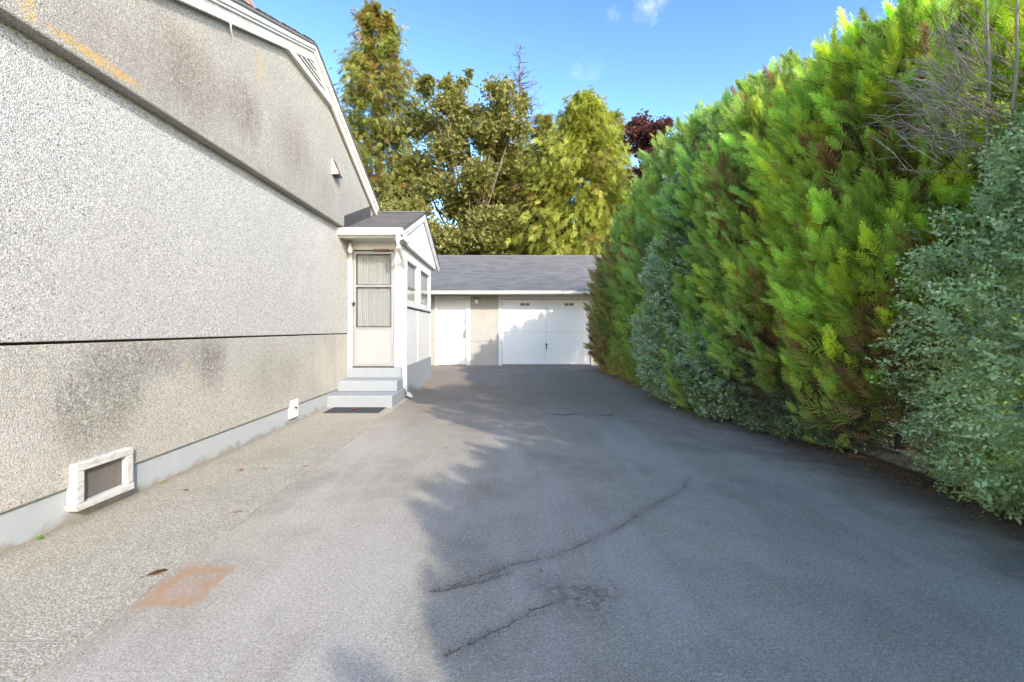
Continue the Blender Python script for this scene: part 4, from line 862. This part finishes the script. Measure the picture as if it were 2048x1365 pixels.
for li, line in enumerate(CRACKS[:3]+[[(.26, 2.13), (.34, 2.03), (.46, 1.93)]]):
    for (ax, ay), (bx, by) in zip(line, line[1:]):
        L = math.hypot(bx-ax, by-ay); k = int(L*(170 if li != 0 or ax < .1 else 30)); tq = r.random(k); w_ = .018 if li < 3 else .05
        parts.append(np.stack([ax+(bx-ax)*tq+r.normal(0, w_, k), ay+(by-ay)*tq+r.normal(0, w_*.7, k), np.full(k, .002)], 1))
P_ = np.concatenate(parts); k = len(P_)
tv = np.array([[-.5, -.4, 0], [.5, -.35, 0], [.4, .45, 0], [-.45, .35, 0], [0.05, 0, .55]]); tt = np.array([(0, 1, 4), (1, 2, 4), (2, 3, 4), (3, 0, 4)])
cc = np.where(r.random((k, 1)) < .8, np.array([.12, .095, .07]), np.array([.36, .33, .28]))*r.uniform(.6, 1.4, (k, 1)); th = r.random(k)*6.28
f = scatter((tv, tt, np.zeros(5)), P_, np.stack([np.cos(th), np.sin(th), np.zeros(k)], 1), np.tile([[0, 0, 1.]], (k, 1)), r.uniform(.002, .008, k), cc)
tag(npmesh('crack_debris', *f, 'dry_leaf'), 'crumbs of soil and grit filling the asphalt cracks', 'debris')
x, y = gp_(1078, 1143); leafthing(x, y, .001, .022, .3, (.42, .40, .36), 'pale grey chip lying beside the crack in the shaded asphalt')
x, y = gp_(1437, 1350); leafthing(x, y, .001, .018, .3, (.6, .6, .58), 'white speck of debris at the bottom edge of the photo')

# small weed at the wall foot and shed twigs on the asphalt
x, y = gp_(82, 1080); r = np.random.default_rng(4); t = thing('weed', 'tiny green weed growing at the wall foot by the left edge', 'weed', (x, y, 0))
a_ = r.random(14)*6.28; D_ = np.stack([np.cos(a_), np.sin(a_), r.uniform(.3, 1.2, 14)], 1); cc = np.array([.16, .26, .05])*r.uniform(.7, 1.2, (14, 1))
npmesh('foliage', *scatter(TW2, np.tile([[x, y, .006]], (14, 1)), D_, r.normal(0, 1, (14, 3)), r.uniform(.006, .011, 14), cc, cc*1.3), 'shrub_leaf', t)
for px, py, ln, rot, col, lab in ((1125, 830, .30, .25, (.10, .085, .04), 'dark shed twig curled on the shaded asphalt towards the garage'), (1212, 831, .24, .7, (.16, .20, .07), 'small greenish cedar sprig lying right of the dark twig on the asphalt')):
    x, y = gp_(px, py); k = 9; P_ = np.stack([x+np.linspace(-ln/2, ln/2, k)*math.cos(rot), y+np.linspace(-ln/2, ln/2, k)*math.sin(rot)+.02*np.sin(np.arange(k)), np.full(k, .006)], 1)
    D_ = np.stack([np.full(k, math.cos(rot))+r.normal(0, .3, k), np.full(k, math.sin(rot))+r.normal(0, .4, k), np.full(k, .05)], 1)
    o = npmesh('fallen_twig', *scatter(SPR, P_, D_, np.tile([[0, 0, 1.]], (k, 1)), r.uniform(.06, .10, k), np.tile([col], (k, 1)), np.tile([col], (k, 1))*1.3), 'dry_leaf', None, None, origin=(x, y, 0)); tag(o, lab, 'twig')

# ------------------------------------------------------------------ trees behind the garage
def cedar(cx, cy, Ht, R, col, tip, lab, seed, z0=.5, nb=420, per=26, sl=.42, name='cedar_tree', shape=.75, sparse=1.0, tz=0, up=.1, brown=.08, browntop=0, trunkm='bark', gname=None, deadtop=0, catg='cedar'):
    r = np.random.default_rng(seed); t = thing(name, lab, catg, (cx, cy, 0), gname)
    u = r.random(nb)**.85*(1-deadtop); th = r.random(nb)*2*np.pi; z = z0+(Ht-z0)*u
    Lb = R*((1-u)**shape+.04)*(.58+.55*r.random(nb)**1.5)*(1+.13*np.sin(th*2+seed)+.1*np.sin(u*23+seed)); A = np.stack([np.cos(th), np.sin(th)], 1)
    s = r.random((nb, per))**.55; rad = Lb[:, None]*s
    zz = z[:, None]+rad*up-.16*rad*np.sin(s*2.2)+.14*rad*s*s
    Q = np.stack([cx+A[:, 0:1]*rad, cy+A[:, 1:2]*rad, zz], 2)+r.normal(0, 1, (nb, per, 3))*(.05+.07*Lb)[:, None, None]
    D = nrm(np.stack([A[:, 0:1]*np.ones_like(s), A[:, 1:2]*np.ones_like(s), np.full_like(s, -.45)], 2)+r.normal(0, .42, (nb, per, 3)))
    Q = Q.reshape(-1, 3); D = D.reshape(-1, 3); bv = np.repeat(r.normal(0, 1, (nb, 1)), per, 0); k = len(Q)
    c = np.array(col)*(1+.2*bv+.15*r.normal(0, 1, (k, 1))); tp = np.array(tip)*(1+.2*bv+.15*r.normal(0, 1, (k, 1)))
    uu = np.repeat(u, per); bp = np.repeat(r.random(nb), per) < brown+browntop*np.clip(uu-.3, 0, 1)
    c = np.where(bp[:, None], np.array([.21, .13, .045])*r.uniform(.7, 1.2, (k, 1)), c); tp = np.where(bp[:, None], np.array([.36, .24, .08])*r.uniform(.7, 1.2, (k, 1)), tp)
    f = scatter(DROOP, Q, D, r.normal(0, .5, (k, 3))+np.array([0, 0, 1.]), sl*r.uniform(.6, 1.35, k)*(.75+.35*(1-uu)), np.clip(c, .004, 1), np.clip(tp, .004, 1))
    npmesh('foliage', *f, 'tree_leaf', t)
    limbs([([(cx, cy, 0), (cx+.1, cy, Ht*.4), (cx, cy, Ht*.8), (cx, cy, Ht*.99)], [.02*Ht, .015*Ht, .006*Ht, .01])], 'trunk', t, trunkm, 10)
    L_ = []; idx = r.choice(nb, min(nb, 150), replace=False)
    for i in idx:
        a = Vector((cx, cy, z[i])); b = Vector((cx+A[i, 0]*Lb[i], cy+A[i, 1]*Lb[i], z[i]+Lb[i]*(up+.0))); m_ = a.lerp(b, .5)-Vector((0, 0, Lb[i]*.12)); L_.append(([a, m_, b], [.028, .018, .006]))
    if deadtop:
        for q in range(170):
            zz_ = Ht*(1-deadtop*1.1*r.random()); a_ = r.random()*6.28; ln = .25+(Ht-zz_)*.32*r.uniform(.5, 1.2)
            p0 = Vector((cx, cy, zz_)); p1 = p0+Vector((math.cos(a_)*ln*.6, math.sin(a_)*ln*.6, -.03)); p2 = p0+Vector((math.cos(a_)*ln, math.sin(a_)*ln, ln*r.uniform(-.1, .35)))
            L_.append(([p0, p1, p2], [.028, .018, .008]))
            for w_ in range(2):
                b0 = p1.lerp(p2, r.random()); L_.append(([b0, b0+Vector((math.cos(a_+r.normal(0, .9)), math.sin(a_+r.normal(0, .9)), r.uniform(-.3, .6)))*ln*.35], [.012, .004]))
    o = limbs(L_, 'branches', t, trunkm, 4); o['kind'] = 'stuff'
    return t
def broadleaf(cx, cy, lumps, col, tip, lab, seed, lsize=.15, dens=200, trunk=.3, name='maple_tree', tp=LF):
    r = np.random.default_rng(seed); t = thing(name, lab, name.split('_')[0], (cx, cy, 0)); parts = []; L_ = []; zmin = min(l[2] for l in lumps)
    kids = []
    for (x, y, z, rr) in lumps:
        for q in range(5):
            o3 = nrm(r.normal(0, 1, 3))*rr*.62*r.uniform(.6, 1.15); kids.append((x+o3[0]*1.1, y+o3[1], z+o3[2], rr*r.uniform(.40, .78)))
    for (x, y, z, rr) in kids:
        n = int(dens*rr*rr*2.9); d = nrm(r.normal(0, 1, (n, 3))); q = .2+1.05*r.random(n)**.8+.12*r.normal(0, 1, n)**2
        nz = 1+.22*np.sin(d[:, 0]*5+x*3)*np.sin(d[:, 2]*6+z*2)+.12*np.sin(d[:, 1]*11+y)
        P_ = np.array([x, y, z])+d*np.array([1.1, 1.0, .9])*rr*(q*nz)[:, None]
        c = np.array(col)*(1+.22*r.normal(0, 1, (n, 1)))*(1+.12*math.sin(x*7+z*5)); t_ = np.array(tip)*(1+.22*r.normal(0, 1, (n, 1)))
        parts.append(scatter(tp, P_, r.normal(0, 1, (n, 3))+np.array([0, 0, -.2]), np.array([0, 0, 1.])+r.normal(0, .7, (n, 3)), lsize*r.uniform(.7, 1.3, n), np.clip(c, .004, 1), np.clip(t_, .004, 1)))
    for (x, y, z, rr) in lumps:
        a = Vector((cx, cy, max(zmin*.6, z*.45))); b = Vector((x, y, z)); m_ = a.lerp(b, .5)+Vector((0, 0, -.3)); L_.append(([a, m_, b], [.08*trunk/.3, .04*trunk/.3, .012]))
        for q_ in range(3): L_.append(([b, b+Vector(r.normal(0, 1, 3)).normalized()*rr*.55], [.014, .003]))
    npmesh('foliage', *cat(parts), 'tree_leaf', t)
    limbs(L_, 'limbs', t, 'bark', 6)
    ztop = max(l[2] for l in lumps); limbs([([(cx, cy, 0), (cx+.1, cy, ztop*.35), (cx, cy, ztop*.7)], [trunk, trunk*.7, trunk*.3])], 'trunk', t, 'bark', 10)
    return t
def wp(px, py, Y): return ((px-1005)*Y/910, CAM_H+(658-py)*Y/910)
x, z = wp(756, 18, 27); cedar(x, 27, z, 4.2, (.165, .185, .055), (.37, .38, .12), 'tall narrow cedar with yellow-brown drooping foliage behind the house', 41, nb=640, per=30, sl=.42, shape=.45, brown=.08, browntop=.32)
# big maple with gaps
r = random.Random(5); lumps = []
outline = [(770, 470, 52), (800, 400, 50), (835, 330, 46), (790, 440, 50), (850, 250, 42), (880, 200, 36), (846, 175, 22), (905, 190, 26), (930, 168, 16), (935, 155, 9), (1048, 190, 12), (985, 168, 14), (852, 160, 12), (893, 168, 16), (1015, 172, 14), (935, 250, 42), (975, 235, 40), (1000, 195, 34), (985, 290, 42), (1030, 250, 34), (1045, 205, 22), (900, 300, 44), (870, 370, 44), (940, 350, 44), (1000, 350, 42), (845, 420, 44), (1030, 310, 34), (915, 400, 36), (970, 400, 46), (1020, 390, 44), (1060, 420, 36), (860, 480, 40), (920, 480, 40), (980, 470, 44), (1030, 460, 40), (800, 500, 44), (940, 440, 30), (885, 250, 30), (1010, 430, 40), (960, 500, 44), (890, 505, 40)]
for px, py, pr in outline:
    Y = 25+r.uniform(-1.8, 1.8); x, z = wp(px+r.uniform(-6, 6), py+r.uniform(-6, 6), Y); lumps.append((x, Y, z, pr*Y/910*.88))
    if r.random() < .5: x2, z2 = wp(px+r.uniform(-40, 40), py+r.uniform(-10, 30), Y+1.5); lumps.append((x2, Y+1.5, z2, pr*Y/910*.55))
broadleaf(-1.9, 25.5, lumps, (0.111, 0.130, 0.044), (0.247, 0.240, 0.078), 'large maple with olive autumn leaves and sky gaps behind the garage', 51, .115, 250, .32)
x, z = wp(1040, 88, 29); cedar(x, 29, z, 2.6, (0.182, 0.195, 0.078), (0.351, 0.364, 0.143), 'thin dying conifer with a bare grey top between maple and cedar', 42, nb=330, per=18, sl=.5, shape=.55, deadtop=.42, name='conifer_tree', trunkm='bark', catg='conifer', z0=3)
x, z = wp(1165, 192, 25); cedar(x, 25, z, 6.3, (.185, .215, .042), (.46, .46, .09), 'bright yellow-green cedar in full sun behind the garage door', 43, nb=760, per=32, sl=.42, shape=.68, brown=.03)
x, z = wp(1228, 225, 27); cedar(x, 27, z, 2.9, (0.169, 0.208, 0.046), (0.377, 0.403, 0.091), 'thin green cedar standing right behind the bright cedar', 44, nb=240, per=16, sl=.5, shape=.6, browntop=.2)
x, z = wp(1085, 232, 28); cedar(x, 28, z, 3.6, (0.156, 0.182, 0.058), (0.351, 0.364, 0.130), 'pale drooping cedar left of the bright cedar', 45, nb=300, per=20, sl=.48, shape=.6)
x, z = wp(985, 395, 31); cedar(x, 31, z, 3.8, (0.039, 0.058, 0.026), (0.078, 0.104, 0.039), 'dark evergreen deep behind the maple', 46, nb=200, per=14, sl=.8, shape=.5)
x, z = wp(700, 330, 33); cedar(x, 33, z, 4.0, (0.046, 0.065, 0.026), (0.091, 0.117, 0.046), 'dark evergreen behind the tall cedar and the house', 47, nb=200, per=14, sl=.9, shape=.5)
lumps = []
for px, py, pr in ((1266, 256, 16), (1288, 254, 20), (1316, 258, 20), (1334, 250, 14), (1275, 275, 18), (1300, 285, 22), (1325, 290, 20), (1280, 300, 16), (1345, 310, 22), (1310, 325, 24), (1300, 360, 30)):
    Y = 21+r.uniform(-.8, .8); x, z = wp(px, py, Y); lumps.append((x, Y, z, pr*Y/910))
broadleaf(7.2, 21, lumps, (0.058, 0.023, 0.026), (0.143, 0.058, 0.058), 'small purple-leaved plum tree peeping over the hedge', 53, .085, 600, .10, 'plum_tree')
